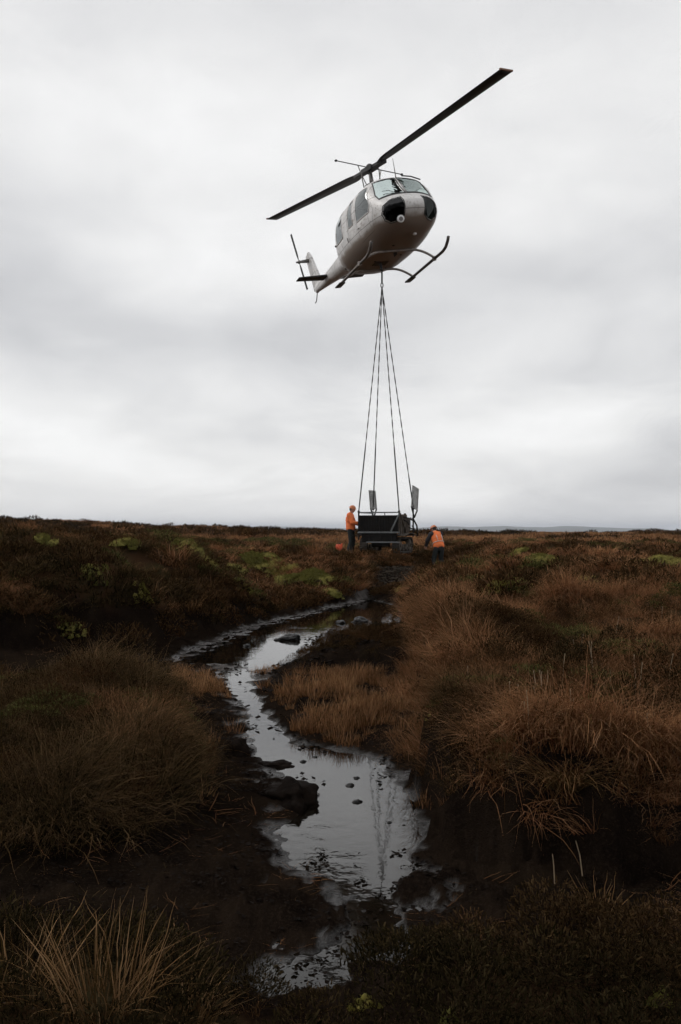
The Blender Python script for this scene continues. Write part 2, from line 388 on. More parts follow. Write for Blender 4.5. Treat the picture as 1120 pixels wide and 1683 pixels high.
def water_mat():
    m = bpy.data.materials.new('peaty_water'); m.use_nodes = True; nt = m.node_tree
    b = nt.nodes['Principled BSDF']; N = nt.nodes.new; L = nt.links.new
    b.inputs['Base Color'].default_value = (0.006, 0.0045, 0.003, 1); b.inputs['Roughness'].default_value = 0.03
    b.inputs['IOR'].default_value = 1.333
    geo = N('ShaderNodeNewGeometry')
    n = N('ShaderNodeTexNoise'); n.inputs['Scale'].default_value = 7; n.inputs['Detail'].default_value = 3; L(geo.outputs['Position'], n.inputs['Vector'])
    n2 = N('ShaderNodeTexNoise'); n2.inputs['Scale'].default_value = 1.3; L(geo.outputs['Position'], n2.inputs['Vector'])
    mr = N('ShaderNodeMapRange'); mr.inputs['From Min'].default_value = 0.5; mr.inputs['From Max'].default_value = 0.7
    mr.inputs['To Min'].default_value = 0.10; mr.inputs['To Max'].default_value = 0.42; L(n2.outputs[0], mr.inputs[0])
    bp = N('ShaderNodeBump'); bp.inputs['Distance'].default_value = 0.01; L(mr.outputs[0], bp.inputs['Strength'])
    L(n.outputs[0], bp.inputs['Height']); L(bp.outputs[0], b.inputs['Normal'])
    return m

# ------------------------------------------------------------------ ground: one polar sheet round the viewer
def build_ground():
    fa = np.radians(np.linspace(-29, 29, 430))
    ra = np.radians(np.linspace(29, 331, 92))[1:-1]
    th = np.concatenate([fa, ra])                           # angle from +Y, towards +X
    r = [0.0]; q = 0.9
    while q < 62: r.append(q); q *= 1.0072
    while q < 15000: r.append(q); q *= 1.045
    r = np.array(r[1:])
    T, Rr = np.meshgrid(th, r); X = np.sin(T) * Rr; Y = np.cos(T) * Rr
    z, G, W = land(X.ravel(), Y.ravel())
    V = np.c_[X.ravel(), Y.ravel(), z]
    n, m = len(r), len(th)
    i = np.arange(n - 1)[:, None] * m; j = np.arange(m)[None]; j2 = (j + 1) % m
    Q = np.stack([i + j, i + j2, i + m + j2, i + m + j], -1).reshape(-1, 4)
    c = len(V); V = np.vstack([V, [0, 0, float(land(np.array([0.]), np.array([0.1]))[0][0])]])
    fan = np.stack([np.full(m, c), np.arange(m), (np.arange(m) + 1) % m, (np.arange(m) + 1) % m], -1)
    wet = np.append(1 - sstep(0.002, 0.020, z - WZ + 0.02 * fbm(V[:-1, 0] / .3, V[:-1, 1] / .3, 2, 5)), 0)
    yy = np.hypot(V[:, 0], V[:, 1])
    veg = np.append(sstep(0.30, 0.62, G), 1)
    me = bpy.data.meshes.new('ground')
    me = np_mesh('ground', V, Q, {'wet': wet, 'veg': veg, 'silt': np.append(sstep(-.02, .03, W) * (1 - sstep(.22, .42, W)) * sstep(12.5, 14.5, V[:-1, 1]) * sstep(1.2, .6, V[:-1, 0]), 0)})  # silt strip along the far bank's foot is mixed to a paler grey
    bm = bmesh.new(); bm.from_mesh(me); bm.verts.ensure_lookup_table()
    for k in range(m): bm.faces.new((bm.verts[c], bm.verts[(k + 1) % m], bm.verts[k]))
    bmesh.ops.recalc_face_normals(bm, faces=bm.faces[:])
    bm.to_mesh(me); bm.free()
    o = obj('ground', me, ground_mat(), smooth=True)
    tag(o, 'brown moorland and dark peat cut by a winding gully', 'moorland', kind='structure')
    return o
ground = build_ground()

def build_stream():
    # one sheet of water just wider than the pools, its edge lying under the peat
    P = [(0.9, 5.0), (0.75, 7.0), (0.6, 8.4), (0.75, 10.5), (0.6, 13), (0.7, 16.5), (1.9, 20), (2.2, 26), (1.9, 30), (0.9, 30), (-0.2, 26.5), (-1.6, 22.6), (-2.6, 18),
         (-3.3, 15), (-2.5, 12.6), (-1.4, 11.5), (-1.2, 9), (-0.9, 7.2), (-0.9, 5.6), (-0.9, 3.9), (0.5, 3.9)]
    me = bpy.data.meshes.new('stream'); bm = bmesh.new()
    f = bm.faces.new([bm.verts.new((x, y, WZ)) for x, y in P]); bmesh.ops.triangulate(bm, faces=[f]); bmesh.ops.recalc_face_normals(bm, faces=bm.faces[:])
    bm.to_mesh(me); bm.free()
    if me.polygons[0].normal.z < 0: me.flip_normals()
    o = obj('stream', me, water_mat())
    tag(o, 'shallow peaty stream reflecting the grey sky', 'stream', kind='structure')
build_stream()

def build_hills():
    m = mat('far_hill', (0.06, 0.07, 0.05), 0.9, var=0.35, scale=0.002)
    prof = lambda x, lo: lo
    for nm, d, x0, x1, pk, seed, lab in (('hills', 9000, -4200, 200, 62, 3, 'long pale blue hill line on the horizon behind the workers'),
                                    ('hills', 7000, 150, 2300, 36, 8, 'low slate blue hill ridge on the horizon beyond the load')):
        n = 90; xs = np.linspace(x0, x1, n); u = (xs - x0) / (x1 - x0)
        h = pk * (np.sin(np.pi * u) ** 0.7) * (0.72 + 0.35 * fbm(u * 5 + seed, u * 0 + seed, 4, seed)) 
        V = []; Q = []
        for k, (dy, s) in enumerate(((-900, 0.0), (-450, 0.55), (0, 1.0), (900, 0.0))):
            V.append(np.c_[xs, np.full(n, d + dy) + 120 * fbm(u * 6, u * 0 + k, 2, seed), -64 + (h + 64) * s])
        V = np.vstack(V)
        for k in range(3):
            for i in range(n - 1): Q.append((k * n + i, k * n + i + 1, (k + 1) * n + i + 1, (k + 1) * n + i))
        o = obj(nm, np_mesh(nm, V, Q), m, smooth=True); tag(o, lab, 'hills', kind='structure')
build_hills()

def build_haze():
    m = bpy.data.materials.new('haze_air'); m.use_nodes = True; nt = m.node_tree; nt.nodes.clear()
    o = nt.nodes.new('ShaderNodeOutputMaterial'); v = nt.nodes.new('ShaderNodeVolumePrincipled')
    v.inputs['Color'].default_value = (0.86, 0.91, 1.0, 1); v.inputs['Density'].default_value = 0.00011; v.inputs['Anisotropy'].default_value = 0.0
    nt.links.new(v.outputs[0], o.inputs['Volume'])
    b = MB().box((0, 0, 0), (34000, 34000, 145)); ob = b.build('haze', m); ob.location = (0, 0, -3.0)
    tag(ob, 'thin bluish haze over the far moor', 'haze', kind='stuff')
build_haze()

# ------------------------------------------------------------------ vegetation
def blades(n, radius, length, width, th0, th1, comb=None, nseg=4, seed=0, basez=0.0, power=0.5):
    """grass blades: curved tapering strips. th0/th1 = (lo, hi) lean at foot / at tip, comb = spread of azimuth about +X (None: all round)"""
    g = np.random.default_rng(seed)
    a = g.uniform(0, 2 * np.pi, n); rr = radius * g.random(n) ** power
    bx, by = rr * np.cos(a), rr * np.sin(a)
    if comb is None: ph = a + g.normal(0, 0.7, n)
    else: ph = g.normal(0, comb, n)
    L = g.uniform(*length, n); t0 = g.uniform(*th0, n); t1 = g.uniform(*th1, n); w = width * g.uniform(0.6, 1.3, n)
    tw = g.uniform(-1.2, 1.2, n)
    P = np.zeros((n, nseg + 1, 3)); P[:, 0] = np.c_[bx, by, np.full(n, basez)]
    wob = g.normal(0, 0.18, (n, nseg))
    for k in range(nseg):
        th = t0 + (t1 - t0) * ((k + 0.5) / nseg); p2 = ph + wob[:, k]
        P[:, k + 1] = P[:, k] + (L / nseg)[:, None] * np.c_[np.sin(th) * np.cos(p2), np.sin(th) * np.sin(p2), np.cos(th)]
    side = np.c_[-np.sin(ph + tw), np.cos(ph + tw), np.zeros(n)]
    s = np.linspace(0, 1, nseg + 1); wid = (1 - s ** 1.6) * 0.92 + 0.08
    A = P + side[:, None] * (w[:, None] * wid)[..., None] * 0.5; B = P - side[:, None] * (w[:, None] * wid)[..., None] * 0.5
    V = np.stack([A, B], 2).reshape(-1, 3)
    base = (np.arange(n) * (nseg + 1) * 2)[:, None] + (np.arange(nseg) * 2)[None]
    Q = np.stack([base, base + 1, base + 3, base + 2], -1).reshape(-1, 4)
    t = np.repeat(np.tile(s, n), 2); r = np.repeat(g.random(n), (nseg + 1) * 2)
    return V, Q, t, r
def merge(*parts):
    V, Q, T, R = [], [], [], []; o = 0
    for v, q, t, r in parts: V.append(v); Q.append(q + o); T.append(t); R.append(r); o += len(v)
    return np.vstack(V), np.vstack(Q), np.concatenate(T), np.concatenate(R)
def sprigs(n, radius, height, leaf, seed, up=0.9):
    """a shrubby clump: short twigs bristling with little leaves"""
    g = np.random.default_rng(seed); parts = []
    # leaf flakes through a domed volume
    a = g.uniform(0, 2 * np.pi, n); rr = radius * g.random(n) ** 0.5; dome = np.sqrt(np.clip(1 - (rr / radius) ** 2 * 0.8, 0, 1))
    z = height * dome * (0.25 + 0.75 * g.random(n) ** 0.45)
    d = np.c_[np.cos(a) * 0.6, np.sin(a) * 0.6, np.full(n, up)] + g.normal(0, 0.5, (n, 3)); d /= np.linalg.norm(d, axis=1)[:, None]
    s = np.cross(d, g.normal(0, 1, (n, 3))); s /= np.linalg.norm(s, axis=1)[:, None]
    L = leaf * g.uniform(0.6, 1.5, n); wd = L * 0.30
    c = np.c_[rr * np.cos(a), rr * np.sin(a), z]
    V = np.stack([c - s * wd[:, None] * .5, c + s * wd[:, None] * .5, c + d * L[:, None] + s * wd[:, None] * .25, c + d * L[:, None] - s * wd[:, None] * .25], 1).reshape(-1, 3)
    Q = np.arange(4 * n).reshape(-1, 4); t = np.tile([0, 0, 1, 1], n) * np.repeat(z / height, 4); r = np.repeat(g.random(n), 4)
    return V, Q, t.astype(float), r

def proto_coll(name, meshes, m):
    c = bpy.data.collections.new(name)
    for i, (V, Q, t, r) in enumerate(meshes):
        me = np_mesh(f'{name}_{i:02d}', V, Q, {'t': t, 'rnd': r}); me.materials.append(m)
        c.objects.link(bpy.data.objects.new(f'{name}_{i:02d}', me))
    return c
def scatter(name, label, cat, coll, pts, rot, scl, idx, tint):
    me = bpy.data.meshes.new(name); pts = np.asarray(pts, np.float32); n = len(pts)
    me.vertices.add(n); me.vertices.foreach_set('co', pts.ravel())
    for nm, ty, arr, key in (('rot', 'FLOAT_VECTOR', rot, 'vector'), ('scl', 'FLOAT_VECTOR', scl, 'vector'), ('idx', 'INT', idx, 'value'), ('tint', 'FLOAT', tint, 'value')):
        at = me.attributes.new(nm, ty, 'POINT'); at.data.foreach_set(key, np.asarray(arr, np.int32 if ty == 'INT' else np.float32).ravel())
    o = obj(name, me)
    ng = bpy.data.node_groups.new(name + '_nodes', 'GeometryNodeTree')
    ng.interface.new_socket('Geometry', in_out='INPUT', socket_type='NodeSocketGeometry')
    ng.interface.new_socket('Geometry', in_out='OUTPUT', socket_type='NodeSocketGeometry')
    N = ng.nodes.new; L = ng.links.new
    gi = N('NodeGroupInput'); go = N('NodeGroupOutput'); ip = N('GeometryNodeInstanceOnPoints'); ci = N('GeometryNodeCollectionInfo')
    ci.inputs['Collection'].default_value = coll; ci.inputs['Separate Children'].default_value = True; ci.inputs['Reset Children'].default_value = True
    def na(nm, ty):
        a = N('GeometryNodeInputNamedAttribute'); a.data_type = ty; a.inputs['Name'].default_value = nm; return a.outputs['Attribute']
    er = N('FunctionNodeEulerToRotation'); L(na('rot', 'FLOAT_VECTOR'), er.inputs[0])
    L(gi.outputs[0], ip.inputs['Points']); L(ci.outputs[0], ip.inputs['Instance']); ip.inputs['Pick Instance'].default_value = True
    L(na('idx', 'INT'), ip.inputs['Instance Index']); L(er.outputs[0], ip.inputs['Rotation']); L(na('scl', 'FLOAT_VECTOR'), ip.inputs['Scale'])
    L(ip.outputs[0], go.inputs[0])
    md = o.modifiers.new('scatter', 'NODES'); md.node_group = ng
    tag(o, label, cat, kind='stuff'); return o

M_GRASS = veg_mat('moor_grass', (0.027, 0.022, 0.010), (0.195, 0.078, 0.036), (0.33, 0.18, 0.092))
M_HEATH = veg_mat('heather', (0.020, 0.0155, 0.0075), (0.065, 0.030, 0.014), (0.10, 0.060, 0.028), 0.15)
M_MOSS = veg_mat('sphagnum', (0.042, 0.042, 0.014), (0.105, 0.100, 0.032), (0.16, 0.15, 0.06), 0.3)
M_REED = veg_mat('sedge', (0.11, 0.048, 0.022), (0.27, 0.128, 0.058), (0.36, 0.21, 0.11))

def cands(y0, y1, dens, amax=0.42, pad=1.2):
    """random spots over a wedge of ground in front of the viewer"""
    n = int(dens * (amax * (y1 ** 2 - y0 ** 2) + 2 * pad * (y1 - y0)))
    y = np.sqrt(rng.uniform(y0 * y0, y1 * y1, n)); x = rng.uniform(-1, 1, n) * (amax * y + pad)
    return x, y
def downhill(x, y, e=0.12):
    gx = land(x + e, y)[1] - land(x - e, y)[1]; gy = land(x, y + e)[1] - land(x, y - e)[1]
    return np.arctan2(-gy, -gx)
KEEP_OUT = [(1.75, 36.3, 1.45), (3.46, 35.2, .55), (3.4, 34.5, .55), (3.35, 33.8, .5), (3.3, 33.2, .45), (.37, 35.95, .22)]
MOSS = (
    (508, 950, 50, .8, 26, 'largest bright green moss mound, on the far bank above the upper pool'),
    (428, 928, 40, .8, 17, 'green moss mound beside the largest one on the far bank'),
    (305, 901, 32, .8, 11, 'long low moss mound on the moor between the far bank and the skyline'),
    (207, 888, 24, .8, 9, 'small moss patch just under the skyline on the rising moor'),
    (75, 888, 17, .7, 5, 'thin moss streak near the skyline at the left edge of the picture'),
    (466, 938, 24, 1, 14, 'moss lump filling the gap between the two big green mounds', True),
    (548, 972, 18, 1, 12, 'moss lump at the foot of the largest mound, just above the wet silt'),
    (388, 938, 20, 1, 12, 'ragged moss lump on the bank beyond the two big green mounds'),
    (340, 922, 18, 1, 9, 'flat moss scrap on the bank crest behind the yellow-green tongue', True),
    (160, 945, 26, 1, 9, 'dull moss scrap on the dark hummock above the hollow'),
    (404, 962, 22, 1.4, 10, 'narrow yellow-green moss tongue running down the far bank', True),
    (237, 975, 24, 1, 9, 'yellow-green moss tuft half way up the dark far bank', True),
    (115, 1030, 26, .8, 12, 'dull green moss clump in the dark hollow behind the near hag'),
    (800, 959, 36, .8, 15, 'bright moss mound nearest the stream in the chain across the russet moor', True),
    (842, 945, 34, .8, 13, 'second moss mound from the stream in the chain across the russet moor', True),
    (886, 927, 42, .8, 12, 'third moss mound from the stream in the chain across the russet moor'),
    (965, 951, 15, .8, 11, 'small round moss cushion alone in the russet grass beyond the chain'),
    (1085, 926, 42, .8, 12, 'broad moss patch on the russet moor at the right edge of the picture'),
    (853, 905, 18, .6, 6, 'small distant moss patch beyond the chain on the russet moor'),
    (712, 1142, 13, 1, 16, 'pale yellow moss patch on the hag edge above the sedge shelf', True),
    (966, 1152, 12, 1, 14, 'little yellow-green moss tuft on the hag among pale stalks', True),
    (735, 1632, 13, 1, 8, 'yellow-green moss tuft at the bottom edge beyond the puddle'),
    (600, 1612, 24, .7, 9, 'yellow moss patch among foreground heather just below the puddle', True),
    (1085, 1600, 15, .8, 8, 'dull moss tuft in the dark foreground grass at the lower right'),
    (668, 968, 17, .8, 8, 'moss cap on the hummock standing in the ditch below the load'))
for _m in MOSS:
    _x, _y, _z = ray_ground(_m[0], _m[1], .16); KEEP_OUT.append((_x, _y, _m[2] / F * _y * .5))
def clear(x, y):
    k = np.ones(len(x), bool)
    for cx, cy, r in KEEP_OUT: k &= (x - cx) ** 2 + (y - cy) ** 2 > r * r
    return k

def build_grass():
    protos = []
    # 0-3 near upright, 4-7 near combed, 8-10 mid upright, 11-13 mid combed, 14-15 far
    for s in range(4): protos.append(merge(blades(58, 0.11, (0.14, 0.38), 0.0042, (0, .6), (.6, 2.1), None, 5, 100 + s), blades(7, 0.09, (.28, .5), .0028, (0, .35), (.1, .7), None, 4, 180 + s)))
    for s in range(4): protos.append(merge(blades(60, 0.12, (0.18, 0.50), 0.0042, (.1, .9), (1.3, 2.5), 0.7, 5, 120 + s), blades(12, 0.10, (.2, .45), .0030, (0, .9), (.2, 1.6), None, 4, 190 + s)))
    for s in range(3): protos.append(blades(70, 0.24, (0.15, 0.38), 0.011, (0, .6), (.7, 1.8), None, 4, 140 + s))
    for s in range(3): protos.append(blades(75, 0.24, (0.22, 0.50), 0.011, (.2, .8), (1.4, 2.3), 0.5, 4, 150 + s))
    for s in range(2): protos.append(blades(60, 0.60, (0.15, 0.36), 0.035, (0, .6), (.6, 1.6), None, 3, 160 + s))
    coll = proto_coll('grass_tuft', protos, M_GRASS)
    P, R, S, I, T = [], [], [], [], []
    def put(x, y, z, yaw, tilt, s, sz, idx, tint):
        n = len(x)
        P.append(np.c_[x, y, z]); R.append(np.c_[rng.normal(0, tilt, n), rng.normal(0, tilt, n), yaw]); S.append(np.c_[s, s, s * sz]); I.append(idx); T.append(np.clip(tint, 0, 1))
    def tint_of(x, y):
        t = 0.46 + 0.62 * fbm(x / 1.7, y / 1.7, 3, 81) + 0.36 * fbm(x / 0.5, y / 0.5, 2, 83)
        t = t + 0.15 * sstep(-1, 2, x) - 0.95 * sstep(0, -1, x) * (1 - sstep(11, 15, y)) + .12 * sstep(10, 20, y) + 1.5 * hummock(x, y, y)
        return t + 0.12 * rng.normal(0, 1, len(x))
    clump = lambda x, y: 0.95 + 0.42 * fbm(x / .55, y / .55, 2, 89)
    swirl = lambda x, y: 2.2 * np.pi * fbm(x / 2.6, y / 2.6, 2, 87)
    # near
    x, y = cands(1.6, 15, 110)
    z, G, W = land(x, y); hz = fbm(x / 1.3, y / 1.3, 3, 91)
    keep = (G > 0.30) & clear(x, y) & (rng.random(len(x)) < np.where(y < 4.8, 0.22, np.where(x > 0, 0.95, 0.75) - 0.35 * sstep(0.1, 0.5, hz)))
    x, y, z = x[keep], y[keep], z[keep]; G = G[keep]; n = len(x)
    combd = rng.random(n) < np.where(x < 0, .35, .55)
    edge = sstep(1.3, 0.4, G)
    yaw = np.where(rng.random(n) < edge * np.where(x < 0, .6, .8), downhill(x, y) + rng.normal(0, .7, n), swirl(x, y) + rng.normal(0, .6, n))
    put(x, y, z - 0.02, yaw, 0.15, rng.uniform(0.6, 1.1, n) * clump(x, y) * np.where(y < 4.8, .62, .88), 0.8, np.where(combd, rng.integers(4, 8, n), rng.integers(0, 4, n)), tint_of(x, y) - 0.45 * (y < 4.8))  # foreground tufts tinted darker: a vignette put into their colour
    # fringe hanging over the hag edges
    x, y = cands(4.0, 15, 230)
    z, G, W = land(x, y)
    k = (G > 0.06) & (G < 0.66) & (y > 4.95) & (rng.random(len(x)) < np.where(G < .2, np.where(y < 8, .20, 0), np.where(G < 0.28, 0.5, 0.9))); x, y, z = x[k], y[k], z[k]; n = len(x)
    put(x, y, z - 0.01, downhill(x, y) + rng.normal(0, .6, n), 0.2, rng.uniform(0.65, 1.15, n) * clump(x, y), 1.0, rng.integers(4, 8, n), tint_of(x, y) - np.where(x < 0, .55, .22) * sstep(.6, .25, G[k]))  # lower blades tinted darker: dark green, with the under-lit bank's shade put in
    x, y = cands(7.6, 16, 150)
    z, G, W = land(x, y); k = (G > -.12) & (G < .3) & (x > 0.25) & (W > .25) & (rng.random(len(x)) < .75 * sstep(7.6, 9, y)); x, y, z = x[k], y[k], z[k]; n = len(x)
    put(x, y, z - 0.02, downhill(x, y) + rng.normal(0, .6, n), 0.15, rng.uniform(0.5, 0.95, n) * clump(x, y), 0.95, rng.integers(0, 8, n), tint_of(x, y))
    # middle distance
    x, y = cands(14, 48, 17)
    z, G, W = land(x, y); hz = fbm(x / 2.6, y / 2.6, 3, 93)
    keep = (G > np.where(x < .5, .30, .42)) & (rng.random(len(x)) < np.where(x > 0, 0.95, 0.95) - 0.40 * sstep(0.0, 0.4, hz)) & clear(x, y)
    x, y, z = x[keep], y[keep], z[keep]; n = len(x)
    put(x, y, z - 0.03, swirl(x, y) + rng.normal(0, .5, n), 0.12, rng.uniform(0.7, 1.15, n) * clump(x * .6, y * .6), 0.9, np.where(rng.random(n) < 0.5, rng.integers(11, 14, n), rng.integers(8, 11, n)), tint_of(x * .6, y * .6) + .15)
    x, y = cands(13, 34, 26)
    z, G, W = land(x, y)
    k = (G > 0.2) & (G < 1.3) & (x > 0.4) & (rng.random(len(x)) < 0.8) & clear(x, y); x, y, z = x[k], y[k], z[k]; n = len(x)
    put(x, y, z - 0.02, downhill(x, y) + rng.normal(0, .35, n), 0.1, rng.uniform(0.7, 1.1, n), 0.9, rng.integers(11, 14, n), tint_of(x, y))
    # far
    x, y = cands(46, 190, 1.2)
    z, G, W = land(x, y); n = len(x)
    put(x, y, z - 0.05, rng.uniform(0, 6.28, n), 0.1, rng.uniform(0.7, 1.25, n), 0.95, rng.integers(14, 16, n), tint_of(x * .25, y * .25) + .35)
    scatter('grass', 'russet and brown moor grass over the peat hags', 'grass', coll, np.vstack(P), np.vstack(R), np.vstack(S), np.concatenate(I), np.concatenate(T))
build_grass()

def build_heather():
    protos = [sprigs(440, 0.16, 0.20, 0.017, 200 + s) for s in range(4)] + [sprigs(220, 0.38, 0.30, 0.06, 210 + s) for s in range(3)] + [sprigs(160, 0.9, 0.42, 0.16, 220 + s) for s in range(2)]
    coll = proto_coll('heather_clump', protos, M_HEATH)
    P, R, S, I, T = [], [], [], [], []
    def put(x, y, z, s, idx, tint):
        n = len(x); P.append(np.c_[x, y, z]); R.append(np.c_[rng.normal(0, .15, n), rng.normal(0, .15, n), rng.uniform(0, 6.28, n)])
        S.append(np.c_[s, s, s * rng.uniform(.7, 1.2, n)]); I.append(idx); T.append(np.clip(tint, 0, 1))
    tint_of = lambda x, y: 0.45 + 0.5 * fbm(x / 1.1, y / 1.1, 3, 101) + 0.15 * rng.normal(0, 1, len(x))
    x, y = cands(1.6, 15, 66); z, G, W = land(x, y); hz = fbm(x / 1.3, y / 1.3, 3, 91) - 1.2 * hummock(x, y, y)
    p = np.where(y < 4.6, 0.9, 0.16 + 0.8 * sstep(-.05, 0.35, hz)); p = np.where((x < 0) & (y > 5), p + 0.25, p)
    k = (G > 0.16) & clear(x, y) & (rng.random(len(x)) < p); x, y, z = x[k], y[k], z[k]; n = len(x)
    put(x, y, z - 0.03, rng.uniform(.7, 1.25, n), rng.integers(0, 4, n), tint_of(x, y) - .3 * (y < 4.6))  # nearest clumps tinted darker, carrying the same vignette in their colour
    # bank faces in the bend
    x, y = cands(13, 48, 15); z, G, W = land(x, y); hz = fbm(x / 2.6, y / 2.6, 3, 93) - 1.2 * hummock(x, y, y)
    p = np.where(G < 1.5, 0.85, 0.12 + 0.7 * sstep(0.0, 0.4, hz))
    k = (G > np.where((x < .8) | (y > 24), .04, .22)) & (rng.random(len(x)) < p) & (W > .5) & clear(x, y); x, y, z = x[k], y[k], z[k]; n = len(x)
    put(x, y, z - 0.05, rng.uniform(.5, 1.1, n), rng.integers(4, 7, n), tint_of(x, y) + .08)
    # crown of the peat mound and of the hummock before the ditch
    for cx, cy, rx, ry, m_ in ((0.5, 14.7, 1.0, 1.0, 260), (1.75, 28.8, 0.7, 0.9, 60)):
        x = rng.normal(cx, rx * .45, m_); y = rng.normal(cy, ry * .45, m_); z = land(x, y)[0]
        put(x, y, z - 0.03, rng.uniform(.5, .9, m_), rng.integers(0, 4, m_) if cy < 20 else rng.integers(4, 7, m_), tint_of(x, y) + .0)
    x, y = cands(46, 190, 0.5); z = land(x, y)[0]; k = fbm(x / 9, y / 9, 3, 95) > 0.22; x, y, z = x[k], y[k], z[k]; n = len(x)
    put(x, y, z - 0.08, rng.uniform(.6, 1.2, n), rng.integers(7, 9, n), tint_of(x / 4, y / 4))
    scatter('heather', 'dark brown heather clumps among the moor grass', 'heather', coll, np.vstack(P), np.vstack(R), np.vstack(S), np.concatenate(I), np.concatenate(T))
build_heather()

def build_sedge():
    protos = [blades(40, 0.09, (0.07, 0.20), 0.0055, (0, .4), (.2, 1.0), None, 3, 300 + s) for s in range(4)]
    coll = proto_coll('sedge_tuft', protos, M_REED)
    x, y = cands(8.0, 15.2, 190); z, G, W = land(x, y)
    shelf = np.exp(-(((x - 0.0) / 0.72) ** 4 + ((y - 11.2) / 1.75) ** 4)) + 0.8 * np.exp(-(((x + 1.75) / 0.55) ** 2 + ((y - 12.4) / 0.7) ** 2)) + .5 * np.exp(-(((x + .9) / 0.5) ** 2 + ((y - 14.3) / 0.5) ** 2))
    mound = np.exp(-(((x - 0.42) / 0.95) ** 4 + ((y - 14.6) / 1.2) ** 4))
    k = (W > 0.10) & (G < 0.2) & (rng.random(len(x)) < shelf * np.clip(0.55 + 0.9 * fbm(x / .35, y / .5, 3, 111), 0, 1)) & (rng.random(len(x)) > mound * 1.4)
    x, y, z = x[k], y[k], z[k]; n = len(x)
    # a few on the near mud edge and along the foot of the hags
    x2, y2 = cands(4.2, 10, 60); z2, G2, W2 = land(x2, y2); k = (G2 > -0.10) & (G2 < 0.10) & (W2 > 0.1) & (rng.random(len(x2)) < 0.35) & (y2 > 6.4)
    x = np.r_[x, x2[k]]; y = np.r_[y, y2[k]]; z = np.r_[z, z2[k]]; n = len(x)
    s = rng.uniform(.5, 1.15, n)
    scatter('sedge', 'short orange sedge on the low shelf beside the stream', 'sedge', coll, np.c_[x, y, z - .01],
            np.c_[rng.normal(0, .12, n), rng.normal(0, .12, n), rng.uniform(0, 6.28, n)], np.c_[s, s, s], rng.integers(0, 4, n), np.clip(.45 + .4 * fbm(x / .5, y / .5, 2, 113) + rng.normal(0, .15, n), 0, 1))
build_sedge()

# ------------------------------------------------------------------ helicopter (body frame: x forward, y to its left, z up from the skids)
yaw, pit, rol = math.radians(-74.0), math.radians(2.83), math.radians(8.17)
HELI_POS = Vector((1.610, 35.477, 9.101))
HELI_R = (Matrix.Rotation(yaw, 3, 'Z') @ Matrix(((math.cos(pit), 0, -math.sin(pit)), (0, 1, 0), (math.sin(pit), 0, math.cos(pit)))) @ Matrix.Rotation(rol, 3, 'X'))
HELI_M = Matrix.Translation(HELI_POS) @ HELI_R.to_4x4()

